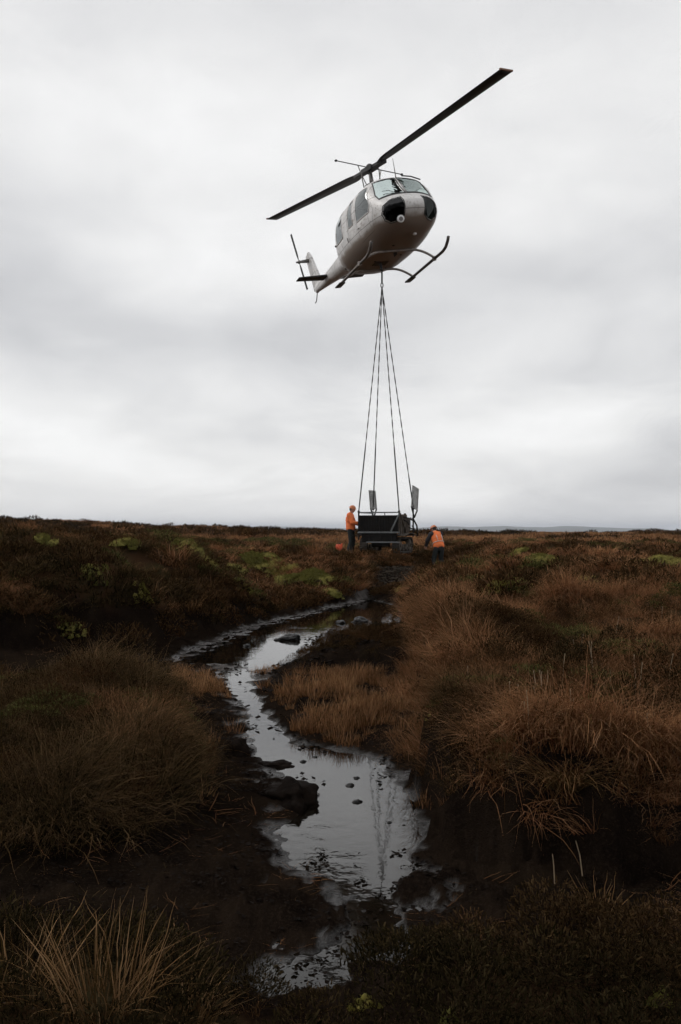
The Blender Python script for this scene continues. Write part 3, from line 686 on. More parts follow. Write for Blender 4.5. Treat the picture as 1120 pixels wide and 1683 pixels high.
def paint_mat():
    m = bpy.data.materials.new('pale_grey_paint'); m.use_nodes = True; nt = m.node_tree
    b = nt.nodes['Principled BSDF']; N = nt.nodes.new; L = nt.links.new
    tc = N('ShaderNodeTexCoord')
    n = N('ShaderNodeTexNoise'); n.inputs['Scale'].default_value = 2.2; n.inputs['Detail'].default_value = 6; L(tc.outputs['Object'], n.inputs['Vector'])
    n2 = N('ShaderNodeTexNoise'); n2.inputs['Scale'].default_value = 14; n2.inputs['Detail'].default_value = 5; mp = N('ShaderNodeMapping'); mp.inputs['Scale'].default_value = (0.3, 1, 0.8); L(tc.outputs['Object'], mp.inputs[0]); L(mp.outputs[0], n2.inputs['Vector'])
    r = N('ShaderNodeValToRGB'); e = r.color_ramp.elements
    e[0].position = 0.3; e[0].color = (0.58, 0.565, 0.55, 1); e[1].position = 0.65; e[1].color = (0.74, 0.725, 0.71, 1); L(n.outputs[0], r.inputs[0])
    r2 = N('ShaderNodeValToRGB'); e = r2.color_ramp.elements; e[0].position = 0.55; e[0].color = (0, 0, 0, 1); e[1].position = 0.78; e[1].color = (0.75, 0.75, 0.75, 1); L(n2.outputs[0], r2.inputs[0])
    mx = N('ShaderNodeMix'); mx.data_type = 'RGBA'; L(r2.outputs[0], mx.inputs[0]); L(r.outputs[0], mx.inputs[6]); mx.inputs[7].default_value = (0.25, 0.20, 0.16, 1)
    # riveted panel joints: thin darker seams
    sp = N('ShaderNodeSeparateXYZ'); L(tc.outputs['Object'], sp.inputs[0])
    def seam(sock, freq):
        a = N('ShaderNodeMath'); a.operation = 'MULTIPLY'; a.inputs[1].default_value = freq; L(sock, a.inputs[0])
        f = N('ShaderNodeMath'); f.operation = 'FRACT'; L(a.outputs[0], f.inputs[0])
        c = N('ShaderNodeMath'); c.operation = 'COMPARE'; c.inputs[1].default_value = 0.5; c.inputs[2].default_value = 0.012 * freq; L(f.outputs[0], c.inputs[0]); return c.outputs[0]
    mxs = N('ShaderNodeMath'); mxs.operation = 'MAXIMUM'; L(seam(sp.outputs[0], 1.1), mxs.inputs[0]); L(seam(sp.outputs[2], 1.35), mxs.inputs[1])
    sf = N('ShaderNodeMath'); sf.operation = 'MULTIPLY'; sf.inputs[1].default_value = 0.7; L(mxs.outputs[0], sf.inputs[0])
    m2 = N('ShaderNodeMix'); m2.data_type = 'RGBA'; L(sf.outputs[0], m2.inputs[0]); L(mx.outputs[2], m2.inputs[6]); m2.inputs[7].default_value = (0.16, 0.14, 0.13, 1)
    # lower hull mixed to a darker brown-grey below a soft, noisy edge
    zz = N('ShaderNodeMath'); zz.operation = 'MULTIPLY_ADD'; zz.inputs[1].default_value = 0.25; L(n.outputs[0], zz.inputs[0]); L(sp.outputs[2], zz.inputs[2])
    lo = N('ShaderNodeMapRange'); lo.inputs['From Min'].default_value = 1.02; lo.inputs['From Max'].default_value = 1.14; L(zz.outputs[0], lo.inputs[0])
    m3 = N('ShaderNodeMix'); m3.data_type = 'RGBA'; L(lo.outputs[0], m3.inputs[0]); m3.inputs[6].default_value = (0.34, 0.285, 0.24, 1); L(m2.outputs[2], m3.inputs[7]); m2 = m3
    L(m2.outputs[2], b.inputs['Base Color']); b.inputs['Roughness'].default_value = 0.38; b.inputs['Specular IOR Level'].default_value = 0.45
    return m
M_PAINT = paint_mat()
M_DARK = mat('black_paint', (0.022, 0.021, 0.021), 0.5, var=0.3)
M_BLADE = mat('rotor_black', (0.028, 0.027, 0.027), 0.55, var=0.35, scale=3)
M_TIP = mat('faded_tip', (0.20, 0.10, 0.06), 0.6)
M_METAL = mat('dull_metal', (0.22, 0.21, 0.20), 0.45, 0.7, var=0.4)
M_SKID = mat('worn_skid_paint', (0.055, 0.052, 0.05), 0.5, var=0.5, col2=(0.16, 0.13, 0.11), scale=5)
M_TUBE = mat('crosstube_paint', (0.42, 0.38, 0.35), 0.5, var=0.3)
M_WHITE = mat('white_lamp_shell', (0.8, 0.8, 0.8), 0.35)
M_SEAT = mat('seat_cloth', (0.05, 0.055, 0.05), 0.9, var=0.3)
def glass_mat(name, tint, refl=0.12, gcol=(.9, .93, .93), fmul=1.0):
    m = bpy.data.materials.new(name); m.use_nodes = True; nt = m.node_tree; nt.nodes.clear(); N = nt.nodes.new; L = nt.links.new
    t = N('ShaderNodeBsdfTransparent'); t.inputs[0].default_value = (*tint, 1); g = N('ShaderNodeBsdfGlossy'); g.inputs['Roughness'].default_value = 0.04; g.inputs[0].default_value = (*gcol, 1)
    lw = N('ShaderNodeFresnel'); lw.inputs[0].default_value = 1.5
    a = N('ShaderNodeMath'); a.operation = 'ADD'; a.operation = 'MULTIPLY_ADD'; a.inputs[1].default_value = fmul; a.inputs[2].default_value = refl; a.use_clamp = True; L(lw.outputs[0], a.inputs[0])
    ms = N('ShaderNodeMixShader'); L(a.outputs[0], ms.inputs[0]); L(t.outputs[0], ms.inputs[1]); L(g.outputs[0], ms.inputs[2])
    o = N('ShaderNodeOutputMaterial'); L(ms.outputs[0], o.inputs[0]); return m
M_GLASS = glass_mat('clear_window', (0.72, 0.78, 0.76), 0.08)
M_CHIN = glass_mat('smoked_chin_window', (0.06, 0.06, 0.06), 0.0, (.5, .5, .5), 0.12)
M_SHIELD = glass_mat('tinted_windshield', (0.60, 0.70, 0.66), 0.32, (0.84, 0.95, 0.91))
M_GREEN = glass_mat('green_roof_window', (0.45, 0.85, 0.68), 0.03)

_fx = np.array([-2.6, -2.2, -1.8, -1.2, -0.4, 0.6, 1.3, 1.8, 2.2, 2.5, 2.8, 3.05, 3.25, 3.4, 3.5, 3.56])
_fb = np.array([0.98, 0.72, 0.54, 0.44, 0.42, 0.42, 0.44, 0.47, 0.52, 0.57, 0.65, 0.74, 0.85, 0.97, 1.09, 1.20])
_ft = np.array([2.25, 2.46, 2.60, 2.68, 2.72, 2.72, 2.72, 2.70, 2.58, 2.26, 1.95, 1.75, 1.61, 1.50, 1.40, 1.28])
_fw = np.array([0.52, 0.82, 1.06, 1.24, 1.31, 1.32, 1.29, 1.25, 1.20, 1.14, 1.04, 0.92, 0.77, 0.60, 0.42, 0.06])
_fn = np.array([2.2, 2.4, 2.6, 2.8, 2.9, 2.9, 2.9, 2.8, 2.7, 2.6, 2.5, 2.4, 2.4, 2.3, 2.3, 2.2])
def _smooth_interp(x, X, Y):
    # gentle cubic through the stations
    d = np.gradient(Y, X); i = np.clip(np.searchsorted(X, x) - 1, 0, len(X) - 2); h = X[i + 1] - X[i]; t = np.clip((x - X[i]) / h, 0, 1)
    return (1 + 2 * t) * (1 - t) ** 2 * Y[i] + t * (1 - t) ** 2 * h * d[i] + t * t * (3 - 2 * t) * Y[i + 1] + t * t * (t - 1) * h * d[i + 1]
def fus(x):
    x = np.asarray(x, float)
    return [_smooth_interp(x, _fx, a) for a in (_fb, _ft, _fw, _fn)]
def fus_y(x, z):
    b, t, w, n = fus(x); zc = b + (t - b) * 0.48; hh = np.where(z > zc, t - zc, zc - b)
    q = np.clip(np.abs((z - zc) / np.maximum(hh, 1e-3)), 0, 1); return w * (1 - q ** n) ** (1 / n)
def fus_x(y, z):
    """foremost surface at this (y, z)"""
    lo = np.full(np.shape(y), 0.0); hi = np.full(np.shape(y), 3.56); xs = np.linspace(3.555, 1.2, 200); res = np.full(np.shape(y), 1.2)
    done = np.zeros(np.shape(y), bool)
    for x in xs:
        b, t, w, n = fus(np.full(np.shape(y), x)); zc = b + (t - b) * 0.48; hh = np.where(z > zc, t - zc, zc - b)
        ins = (np.abs(y) / w) ** n + np.abs((z - zc) / hh) ** n <= 1
        res = np.where(ins & ~done, x, res); done |= ins
    return res
def fus_z(x, y):
    b, t, w, n = fus(x); zc = b + (t - b) * 0.48; return zc + (t - zc) * (1 - np.clip(np.abs(y) / w, 0, 1) ** n) ** (1 / n)

# window outlines: side ones in (x, z), front ones in (|y|, z), roof ones in (x, |y|)
WIN_SIDE = {'cockpit_door_window': [(1.42, 1.45), (2.34, 1.45), (2.44, 1.66), (2.12, 2.34), (1.42, 2.42)],
            'door_post_window': [(0.62, 1.52), (1.04, 1.52), (1.04, 2.36), (0.62, 2.36)],
            'cargo_door_window': [(-1.02, 1.45), (-0.16, 1.45), (-0.16, 2.36), (-1.02, 2.36)]}
WIN_SHIELD = [(0.05, 1.84), (0.55, 1.81), (0.90, 1.72), (0.93, 1.90), (0.82, 2.44), (0.05, 2.60)]
WIN_CHIN = [(0.36, 0.96), (0.52, 0.86), (0.70, 0.85), (0.86, 0.95), (0.94, 1.12), (0.90, 1.36), (0.70, 1.50), (0.36, 1.56)]
WIN_ROOF = [(1.10, 0.14), (1.98, 0.14), (1.90, 0.84), (1.10, 0.92)]

def inpoly(P, u, v): return sdpoly(u, v, P) < 0

def patch(P, kind, sgn, off, res=0.035, grow=0.0):
    """a sheet cut to outline P lying 'off' outside the hull surface"""
    P = [Vector(p) for p in P]; c = sum(P, Vector((0, 0))) / len(P)
    P = [p + (p - c).normalized() * grow for p in P]
    bm = bmesh.new(); f = bm.faces.new([bm.verts.new((p.x, p.y, 0)) for p in P])
    us = np.array([p.x for p in P]); vs_ = np.array([p.y for p in P])
    for ax, arr in ((0, us), (1, vs_)):
        k = arr.min() + res
        while k < arr.max() - 1e-4:
            no = (1, 0, 0) if ax == 0 else (0, 1, 0); co = (k, 0, 0) if ax == 0 else (0, k, 0)
            bmesh.ops.bisect_plane(bm, geom=bm.verts[:] + bm.edges[:] + bm.faces[:], plane_co=co, plane_no=no); k += res
    U = np.array([v.co.x for v in bm.verts]); W_ = np.array([v.co.y for v in bm.verts])
    if kind == 'side': Y = fus_y(U, W_); co = np.c_[U, sgn * (Y + off), W_]
    elif kind == 'front': X = fus_x(U, W_); co = np.c_[X + off, sgn * U, W_ + 0 * U]
    else: Z = fus_z(U, W_); co = np.c_[U, sgn * W_, Z + off]
    for v, q in zip(bm.verts, co): v.co = q
    me = bpy.data.meshes.new('pane'); bm.to_mesh(me); bm.free(); return me
def rim(P, kind, sgn, r, off, grow=0.0):
    P = [Vector(p) for p in P]; c = sum(P, Vector((0, 0))) / len(P); P = [p + (p - c).normalized() * grow for p in P]
    pts = []
    for i in range(len(P)):
        a, b = P[i], P[(i + 1) % len(P)]
        for k in range(8): pts.append(a.lerp(b, k / 8))
    pts.append(pts[0]); U = np.array([p.x for p in pts]); W_ = np.array([p.y for p in pts])
    if kind == 'side': co = np.c_[U, sgn * (fus_y(U, W_) + off), W_]
    elif kind == 'front': co = np.c_[fus_x(U, W_) + off, sgn * U, W_]
    else: co = np.c_[U, sgn * W_, fus_z(U, W_) + off]
    return MB().tube([tuple(q) for q in co], r, 5, cap=False)

def build_helicopter():
    H = empty('helicopter', mat=HELI_M)
    tag(H, 'pale grey helicopter hovering with a two-bladed black rotor', 'helicopter')
    # --- hull with real openings where the windows are
    nx, na = 210, 160
    xs = np.concatenate([np.linspace(-2.6, 2.6, 140), 2.6 + 0.96 * np.sin(np.linspace(0, np.pi / 2, nx - 139))[1:]])
    an = np.linspace(0, 2 * np.pi, na, endpoint=False)
    V = []
    for x in xs:
        b, t, w, n = [float(q) for q in fus(x)]; zc = b + (t - b) * 0.48
        ca, sa = np.cos(an), np.sin(an); cy = np.sign(ca) * np.abs(ca) ** (2 / n) * w
        cz = np.where(sa > 0, t - zc, zc - b) * np.sign(sa) * np.abs(sa) ** (2 / n) + zc
        V.append(np.c_[np.full(na, x), cy, cz])
    V = np.vstack(V); n_ = len(xs)
    i = np.arange(n_ - 1)[:, None] * na; j = np.arange(na)[None]; j2 = (j + 1) % na
    Q = np.stack([i + j, i + na + j, i + na + j2, i + j2], -1).reshape(-1, 4)
    C = V[Q].mean(1); e1 = V[Q[:, 2]] - V[Q[:, 0]]; e2 = V[Q[:, 3]] - V[Q[:, 1]]; nn = np.cross(e1, e2); nn /= np.linalg.norm(nn, axis=1)[:, None] + 1e-9
    nn *= np.sign((nn * (C - np.array([0.3, 0, 1.4]))).sum(1))[:, None]
    cut = np.zeros(len(Q), bool)
    for P in WIN_SIDE.values(): cut |= inpoly(P, C[:, 0], C[:, 2]) & (np.abs(nn[:, 1]) > 0.45)
    fr = (C[:, 0] > 1.75)
    cut |= inpoly(WIN_SHIELD, np.abs(C[:, 1]), C[:, 2]) & fr & (nn[:, 0] > 0.22)
    cut |= inpoly(WIN_CHIN, np.abs(C[:, 1]), C[:, 2]) & (C[:, 0] > 2.4)
    cut |= inpoly(WIN_ROOF, C[:, 0], np.abs(C[:, 1])) & (nn[:, 2] > 0.5)
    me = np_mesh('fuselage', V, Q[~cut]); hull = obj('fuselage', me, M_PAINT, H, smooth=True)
    sd = hull.modifiers.new('skin', 'SOLIDIFY'); sd.thickness = 0.03; sd.offset = 0 
    # nose cap + rear bulkhead
    MB().lathe((3.548, 0, 1.24), (1, 0, 0), [(0, 0.075), (0.02, 0.06), (0.028, 0.01)], 16).build('nose_cap', M_PAINT, H, True)
    MB().lathe((-2.6, 0, 1.5), (-1, 0, 0), [(0, 0.52), (0.2, 0.3), (0.24, 0.02)], 20).build('rear_fairing', M_PAINT, H, True)
    # --- windows
    for s in (1, -1):
        for nm, P in WIN_SIDE.items():
            w = rim(P, 'side', s, 0.022, 0.016, 0.02).build('window_frame' if False else nm, M_PAINT, H, True)
            p = obj('pane', patch(P, 'side', s, 0.020, grow=0.03), M_GLASS, w, True)
        w = rim(WIN_SHIELD, 'front', s, 0.028, 0.016, 0.02).build('windshield', M_DARK, H, True)
        obj('pane', patch(WIN_SHIELD, 'front', s, 0.024, grow=0.03), M_SHIELD, w, True)
        MB().tube([(2.93, s * 0.3, 1.84), (2.80, s * 0.55, 1.98), (2.76, s * 0.75, 1.97)], 0.009, 5).build('wiper', M_DARK, w)
        w = rim(WIN_CHIN, 'front', s, 0.024, 0.014, 0.02).build('chin_window', M_DARK, H, True)
        obj('pane', patch(WIN_CHIN, 'front', s, 0.022, grow=0.03), M_CHIN, w, True)
        w = rim(WIN_ROOF, 'roof', s, 0.016, 0.010).build('roof_window', M_PAINT, H, True)
        obj('pane', patch(WIN_ROOF, 'roof', s, 0.020, grow=0.02), M_GREEN, w, True)
        # doors: seams and handles
        dr = [(1.28, 0.78), (2.42, 0.86), (2.62, 1.45), (2.2, 2.42), (1.28, 2.52)]
        d = rim(dr, 'side', s, 0.007, 0.012).build('cockpit_door_seam', M_DARK, H)
        MB().tube([(1.42, s * (float(fus_y(1.42, 1.2)) + 0.04), 1.2), (1.56, s * (float(fus_y(1.56, 1.2)) + 0.04), 1.2)], 0.015, 6).build('door_handle', M_METAL, d)
        dr = [(-1.15, 0.72), (0.50, 0.70), (0.50, 2.46), (-1.15, 2.46)]
        d = rim(dr, 'side', s, 0.007, 0.012).build('cargo_door_seam', M_DARK, H)
        MB().tube([(0.36, s * (float(fus_y(.36, 1.25)) + .04), 1.25), (0.36, s * (float(fus_y(.36, 1.1)) + .04), 1.10)], 0.015, 6).build('door_handle', M_METAL, d)
        # steps, drain stubs, nav lamp
        MB().ball((-1.3, s * 1.26, 1.5), (0.07, 0.04, 0.04)).build('position_light', M_METAL, H, True)
        for (x, z) in ((2.75, 1.42), (2.35, 1.15), (1.9, 0.98)):
            MB().lathe((x, s * float(fus_y(x, z)), z), (0, s, 0), [(0, .035), (.012, .03)], 8).build('vent', M_DARK, H)
    MB().tube([(2.90, 0, 1.86), (2.60, 0, 2.17), (2.36, 0, 2.42), (2.16, 0, 2.60)], 0.035, 8).build('windshield_post', M_PAINT, H, True)
    # black anti-glare lip under the windshields
    pts = [(float(fus_x(np.array([abs(y)]), np.array([1.77 - 0.10 * (y / 1.0) ** 2]))[0]) + 0.012, y, 1.77 - 0.10 * (y / 1.0) ** 2) for y in np.linspace(-0.92, 0.92, 25)]
    MB().tube(pts, 0.030, 6).build('anti_glare_lip', M_DARK, H, True)
    for s in (1, -1):
        obj('anti_glare_panel', patch([(0.0, 1.60), (0.40, 1.60), (0.80, 1.56), (0.92, 1.66), (0.50, 1.79), (0.0, 1.82)], 'front', s, 0.019), M_DARK, H, True)
    # nose light, pitot, antennas
    lx = float(fus_x(np.array([0.47]), np.array([0.88]))[0])
    l = MB().lathe((lx - 0.03, -0.47, 0.88), (1, 0, -0.25), [(0, .085), (.10, .12), (.15, .125), (.165, .11)], 18).build('landing_light', M_WHITE, H, True)
    MB().lathe((lx - 0.03 + 0.16, -0.47, 0.88 - 0.04), (1, 0, -0.25), [(0, .07), (.012, .06)], 14).build('lens', M_METAL, l)
    MB().tube([(2.0, 0.12, 2.6), (1.97, 0.12, 3.35)], [0.022, 0.008], 6).build('whip_antenna', M_METAL, H)
    MB().tube([(2.12, 0.28, 2.70), (2.08, 0.62, 2.68), (2.02, 0.98, 2.58)], 0.022, 6).build('roof_rail', M_DARK, H)
    MB().box((1.2, 0, 0.36), (0.28, 0.02, 0.16)).build('blade_antenna', M_DARK, H)
    MB().ball((2.55, 0.25, 0.57), (0.07, 0.07, 0.05)).build('belly_lamp', M_WHITE, H, True)
    for (x, y) in ((0.8, 0.35), (0.2, -0.4), (-0.7, 0.3), (1.9, -.3)):
        MB().lathe((x, y, 0.43), (0, 0, -1), [(0, .05), (.03, .035)], 10).build('belly_drain', M_DARK, H)
    # --- cabin inside
    MB().box((0.2, 0, 0.80), (3.3, 1.9, 0.04)).build('cabin_floor', M_SEAT, H)
    MB().box((-1.55, 0, 1.45), (0.05, 1.9, 1.5)).build('bulkhead', M_SEAT, H)
    g = MB().box((2.55, 0, 1.62), (0.30, 1.3, 0.20), Matrix.Rotation(-0.3, 3, 'Y')).box((2.45, 0, 1.25), (0.12, 1.2, 0.6)).build('instrument_panel', M_DARK, H, bevel=0.02)
    for s in (1, -1):
        st = MB().box((1.55, s * 0.58, 1.08), (0.5, 0.52, 0.14)).build('crew_seat', M_SEAT, H, bevel=0.03)
        MB().box((1.28, s * 0.58, 1.50), (0.10, 0.50, 0.80), Matrix.Rotation(-0.12, 3, 'Y')).build('backrest', M_SEAT, st, bevel=0.03)
        MB().tube([(2.15, s * 0.58, 0.75), (2.10, s * 0.58, 1.25)], 0.015, 6).build('control_stick', M_DARK, H)
    # --- roof: mast fairing, engine cowling, exhaust
    def loft(secs, n=20, pw=2.6):
        vs_, fs_ = [], []
        for (x, z0, z1, w) in secs:
            zc = (z0 + z1) / 2; h = (z1 - z0) / 2
            for k in range(n):
                a = 2 * math.pi * k / n; c, s_ = math.cos(a), math.sin(a)
                vs_.append((x, math.copysign(abs(c) ** (2 / pw), c) * w, zc + math.copysign(abs(s_) ** (2 / pw), s_) * h))
        for j in range(len(secs) - 1):
            for k in range(n):
                k2 = (k + 1) % n; fs_.append((j * n + k, j * n + k2, (j + 1) * n + k2, (j + 1) * n + k))
        fs_ += [tuple(range(n))[::-1], tuple((len(secs) - 1) * n + k for k in range(n))]
        return MB().add(vs_, fs_)
    loft([(0.95, 2.60, 2.74, .2), (0.75, 2.5, 2.86, .48), (0.35, 2.5, 3.02, .58), (-0.25, 2.5, 3.06, .60), (-0.6, 2.45, 3.0, .6)]).build('mast_fairing', M_PAINT, H, True)
    cw = loft([(-0.62, 2.3, 2.98, .58), (-1.5, 2.1, 2.94, .56), (-2.4, 1.9, 2.78, .48), (-3.1, 1.95, 2.55, .34)]).build('engine_cowling', M_PAINT, H, True)
    for s in (1, -1): MB().box((-0.9, s * 0.585, 2.55), (0.36, 0.03, 0.3)).build('air_intake', M_DARK, cw)
    MB().lathe((-3.0, 0, 2.25), (-1, 0, 0.12), [(0, .22), (.45, .24), (.5, .23), (.3, .18)], 18).build('exhaust_pipe', M_METAL, H, True)
    # --- tail boom, fin, stabilisers
    loft([(-1.7, 0.98, 2.16, .66), (-2.4, 1.02, 2.12, .60), (-3.2, 1.14, 2.08, .46), (-5.0, 1.36, 2.05, .32), (-7.0, 1.58, 2.06, .20), (-8.4, 1.72, 2.08, .12), (-8.75, 1.78, 2.06, .05)], 24, 2.3).build('tail_boom', M_PAINT, H, True)
    fin = [(-7.75, 2.0), (-8.55, 1.72), (-8.80, 1.85), (-9.42, 3.55), (-9.0, 3.68), (-8.72, 3.4)]
    vs_ = [(x, s * (0.07 if k not in (3, 4) else 0.05), z) for s in (1, -1) for k, (x, z) in enumerate(fin)]
    k = len(fin); MB().add(vs_, [tuple(range(k)), tuple(range(2 * k - 1, k - 1, -1))] + [(i, k + i, k + (i + 1) % k, (i + 1) % k) for i in range(k)]).build('tail_fin', M_PAINT, H, bevel=0.012)
    MB().tube([(-8.55, 0, 1.78), (-8.9, 0, 1.45), (-9.12, 0, 1.42)], 0.022, 6).build('tail_skid', M_METAL, H, True)
    for s in (1, -1):
        a = [(-5.98, .25), (-6.62, .25), (-6.55, 1.46), (-6.05, 1.46)]
        v = [(x, s * y, 1.76 + dz * (0.6 if y > 1 else 1)) for dz in (-.04, .04) for x, y in a]
        MB().add(v, [(0, 1, 2, 3), (7, 6, 5, 4), (0, 4, 5, 1), (1, 5, 6, 2), (2, 6, 7, 3), (3, 7, 4, 0)]).build('stabiliser', M_DARK, H, bevel=0.012)
    # --- tail rotor on the starboard side
    tc = Vector((-9.05, -0.48, 3.28))
    MB().tube([(-9.02, 0.02, 3.3), tuple(tc), (-9.05, -0.62, 3.27)], [0.10, 0.05, 0.04], 10).build('tail_gearbox', M_METAL, H, True)
    tr = MB().ball(tc, (0.09, 0.07, 0.09)).build('tail_rotor_hub', M_METAL, H, True)
    for s in (1, -1):
        d = Vector((-0.05, -0.13, 1)).normalized() * s; ch = Vector((1, 0.12, 0.06)).normalized()
        vs_ = []
        for r, w in ((0.1, .04), (0.3, .09), (1.28, .095)):
            c = tc + d * r; nrm = d.cross(ch).normalized()
            vs_ += [c + ch * w + nrm * .0, c + nrm * .014, c - ch * w, c - nrm * .014]
        fs_ = []
        for q in range(2):
            for e in range(4): e2 = (e + 1) % 4; fs_.append((q * 4 + e, q * 4 + e2, q * 4 + 4 + e2, q * 4 + 4 + e))
        fs_ += [(3, 2, 1, 0), (8, 9, 10, 11)]
        MB().add(vs_, fs_).build('tail_rotor_blade', M_BLADE, tr)
    # --- skids
    for s in (1, -1):
        MB().tube([(2.72, s * 1.37, 0.36), (2.60, s * 1.37, 0.24), (2.38, s * 1.37, 0.11), (2.10, s * 1.37, 0.055), (1.7, s * 1.37, 0.05), (0, s * 1.37, 0.05), (-1.35, s * 1.37, 0.05)], 0.052, 10).build('skid', M_SKID, H, True)
        MB().box((-1.15, s * 1.37, 0.03), (0.62, 0.22, 0.05)).build('skid_shoe', M_DARK, H, bevel=0.01)
        MB().tube([(1.3, s * 1.37, 0.13), (1.3, s * 1.37, -0.01)], 0.075, 10).build('saddle', M_TUBE, H)
    for x in (1.35, -0.85):
        pts = []
        for q in np.linspace(-1, 1, 23):
            yv = 1.37 * q; a = abs(q); zz = 0.40 if a < 0.42 else 0.40 - 0.34 * ((a - 0.42) / 0.58) ** 1.9
            pts.append((x, yv, zz))
        MB().tube(pts, 0.042, 10).build('cross_tube', M_TUBE, H, True)
    # --- cargo hook
    hk = MB().box((-0.05, -0.12, 0.425), (0.5, 0.5, 0.06)).build('hook_well', M_DARK, H)
    MB().tube([(-.05, -.12, 0.40), (-.05, -.12, 0.16)], 0.05, 8).tube([(-.05, -.12, .16), (0, -.12, .10), (-.02, -.12, .03), (-.08, -.12, .03), (-.10, -.12, .09)], 0.02, 6).build('cargo_hook', M_DARK, H)
    # --- main rotor
    MB().tube([(0, 0, 2.98), (0, 0, 3.85)], [0.09, 0.06], 12).build('mast', M_METAL, H, True)
    MB().lathe((0, 0, 3.14), (0, 0, 1), [(0, .10), (.03, .26), (.07, .27), (.10, .12)], 20).build('swashplate', M_METAL, H)
    hub_z = 3.78
    u = (HELI_R.transposed() @ Vector((0.535, -0.835, 0.035))); u.z = u.z; u.normalize()
    upv = Vector((0, 0, 1)); upv = (upv - u * upv.dot(u)).normalized(); v = upv.cross(u).normalized()
    hubc = Vector((0, 0, hub_z))
    hb = MB().box(hubc, (0.62, 0.34, 0.14), Matrix((u, v, upv)).transposed()).ball(hubc + upv * 0.08, (.13, .13, .12)).build('rotor_hub', M_DARK, H, bevel=0.0)
    for s in (1, -1):
        d = u * s; cdir = v * s
        MB().box(hubc + d * 0.52, (0.75, 0.24, 0.13), Matrix((d, cdir, upv)).transposed()).build('blade_grip', M_DARK, H, bevel=0.02)
        secs = [0.62, 0.9, 1.1, 1.4] + list(np.linspace(2, 7.31, 24)); vs_, fs_ = [], []
        for r in secs:
            ch = 0.53 * min(1, 0.42 + (r - .62) / 1.0); th = 0.055; z_ = 0.40 * (r / 7.31)
            tw = math.radians(9 - 8 * r / 7.31)
            cd = cdir * math.cos(tw) + upv * math.sin(tw); nd = upv * math.cos(tw) - cdir * math.sin(tw)
            c = hubc + d * r + upv * z_
            for a, b in ((0.30, 0), (0.18, .5), (-.15, .42), (-.70, 0), (-.15, -.42), (.18, -.5)): vs_.append(c + cd * (a * ch) + nd * (b * th))
        for j in range(len(secs) - 1):
            for e in range(6): e2 = (e + 1) % 6; fs_.append((j * 6 + e, j * 6 + e2, j * 6 + 6 + e2, j * 6 + 6 + e))
        fs_ += [tuple(range(6))[::-1], tuple((len(secs) - 1) * 6 + e for e in range(6))]
        bl = MB().add(vs_, fs_).build('rotor_blade', M_BLADE, H, True)
        c = hubc + d * 7.31 + upv * 0.42
        MB().box(c + d * 0.03 - cdir * .1, (0.06, 0.5, 0.05), Matrix((d, cdir, upv)).transposed()).build('blade_tip', M_TIP, bl)
        MB().tube([hubc + d * .25 + cdir * .22 - upv * .05, Vector((0, 0, 3.16)) + (d * .2 + cdir * .22)], 0.022, 6).build('pitch_link', M_METAL, H)
    # stabiliser bar across the blades with end weights, a little tilted
    bd = (v * -1 + upv * 0.10).normalized(); bc = hubc + upv * 0.06
    bar = MB().tube([bc - bd * 1.42, bc + bd * 1.42], 0.018, 8).build('stabiliser_bar', M_DARK, H)
    for s in (1, -1): MB().ball(bc + bd * (1.42 * s), (.055, .055, .04)).build('bar_weight', M_DARK, bar, True)
    for s in (1, -1): MB().tube([bc + bd * (.5 * s), bc + bd * (.4 * s) - upv * 0.3, Vector((0, 0, 3.2)) + bd * (.25 * s)], 0.018, 6).build('control_rod', M_METAL, H)
    return H
heli = build_helicopter()

# ------------------------------------------------------------------ the load: a tracked carrier on the sling
CA = math.radians(19.3)
CAR_Z = -0.87
CAR_M = Matrix.Translation((1.69, 36.3, CAR_Z)) @ Matrix.Rotation(-CA, 4, 'Z')     # local x to its right, y to its back
M_CARBODY = mat('dark_muddy_steel', (0.006, 0.006, 0.006), 0.7, spec=.2, scale=6, col2=(0.014, 0.011, 0.009), bump=.2)
M_RAIL = mat('worn_grey_rail', (0.16, 0.17, 0.17), 0.5, 0.3, var=0.4, scale=9)
M_MUD = mat('mud_coated_metal', (0.10, 0.078, 0.058), 0.9, var=0.6, scale=7, bump=.6, bscale=25)
M_RUBBER = mat('muddy_rubber', (0.055, 0.045, 0.036), 0.9, var=0.6, scale=6, bump=.4)
M_MESH = mat('galvanised_mesh', (0.33, 0.33, 0.32), 0.5, 0.2, var=0.4)

def sheet_mat():
    m = bpy.data.materials.new('expanded_steel'); m.use_nodes = True; nt = m.node_tree; b = nt.nodes['Principled BSDF']; N = nt.nodes.new; L = nt.links.new
    b.inputs['Base Color'].default_value = (.32, .32, .31, 1); b.inputs['Roughness'].default_value = .5
    tc = N('ShaderNodeTexCoord'); w = N('ShaderNodeTexVoronoi'); w.inputs['Scale'].default_value = 28; w.feature = 'DISTANCE_TO_EDGE'; L(tc.outputs['Object'], w.inputs['Vector'])
    c = N('ShaderNodeMath'); c.operation = 'LESS_THAN'; c.inputs[1].default_value = .16; L(w.outputs['Distance'], c.inputs[0]); L(c.outputs[0], b.inputs['Alpha']); return m
M_SHEET = sheet_mat()

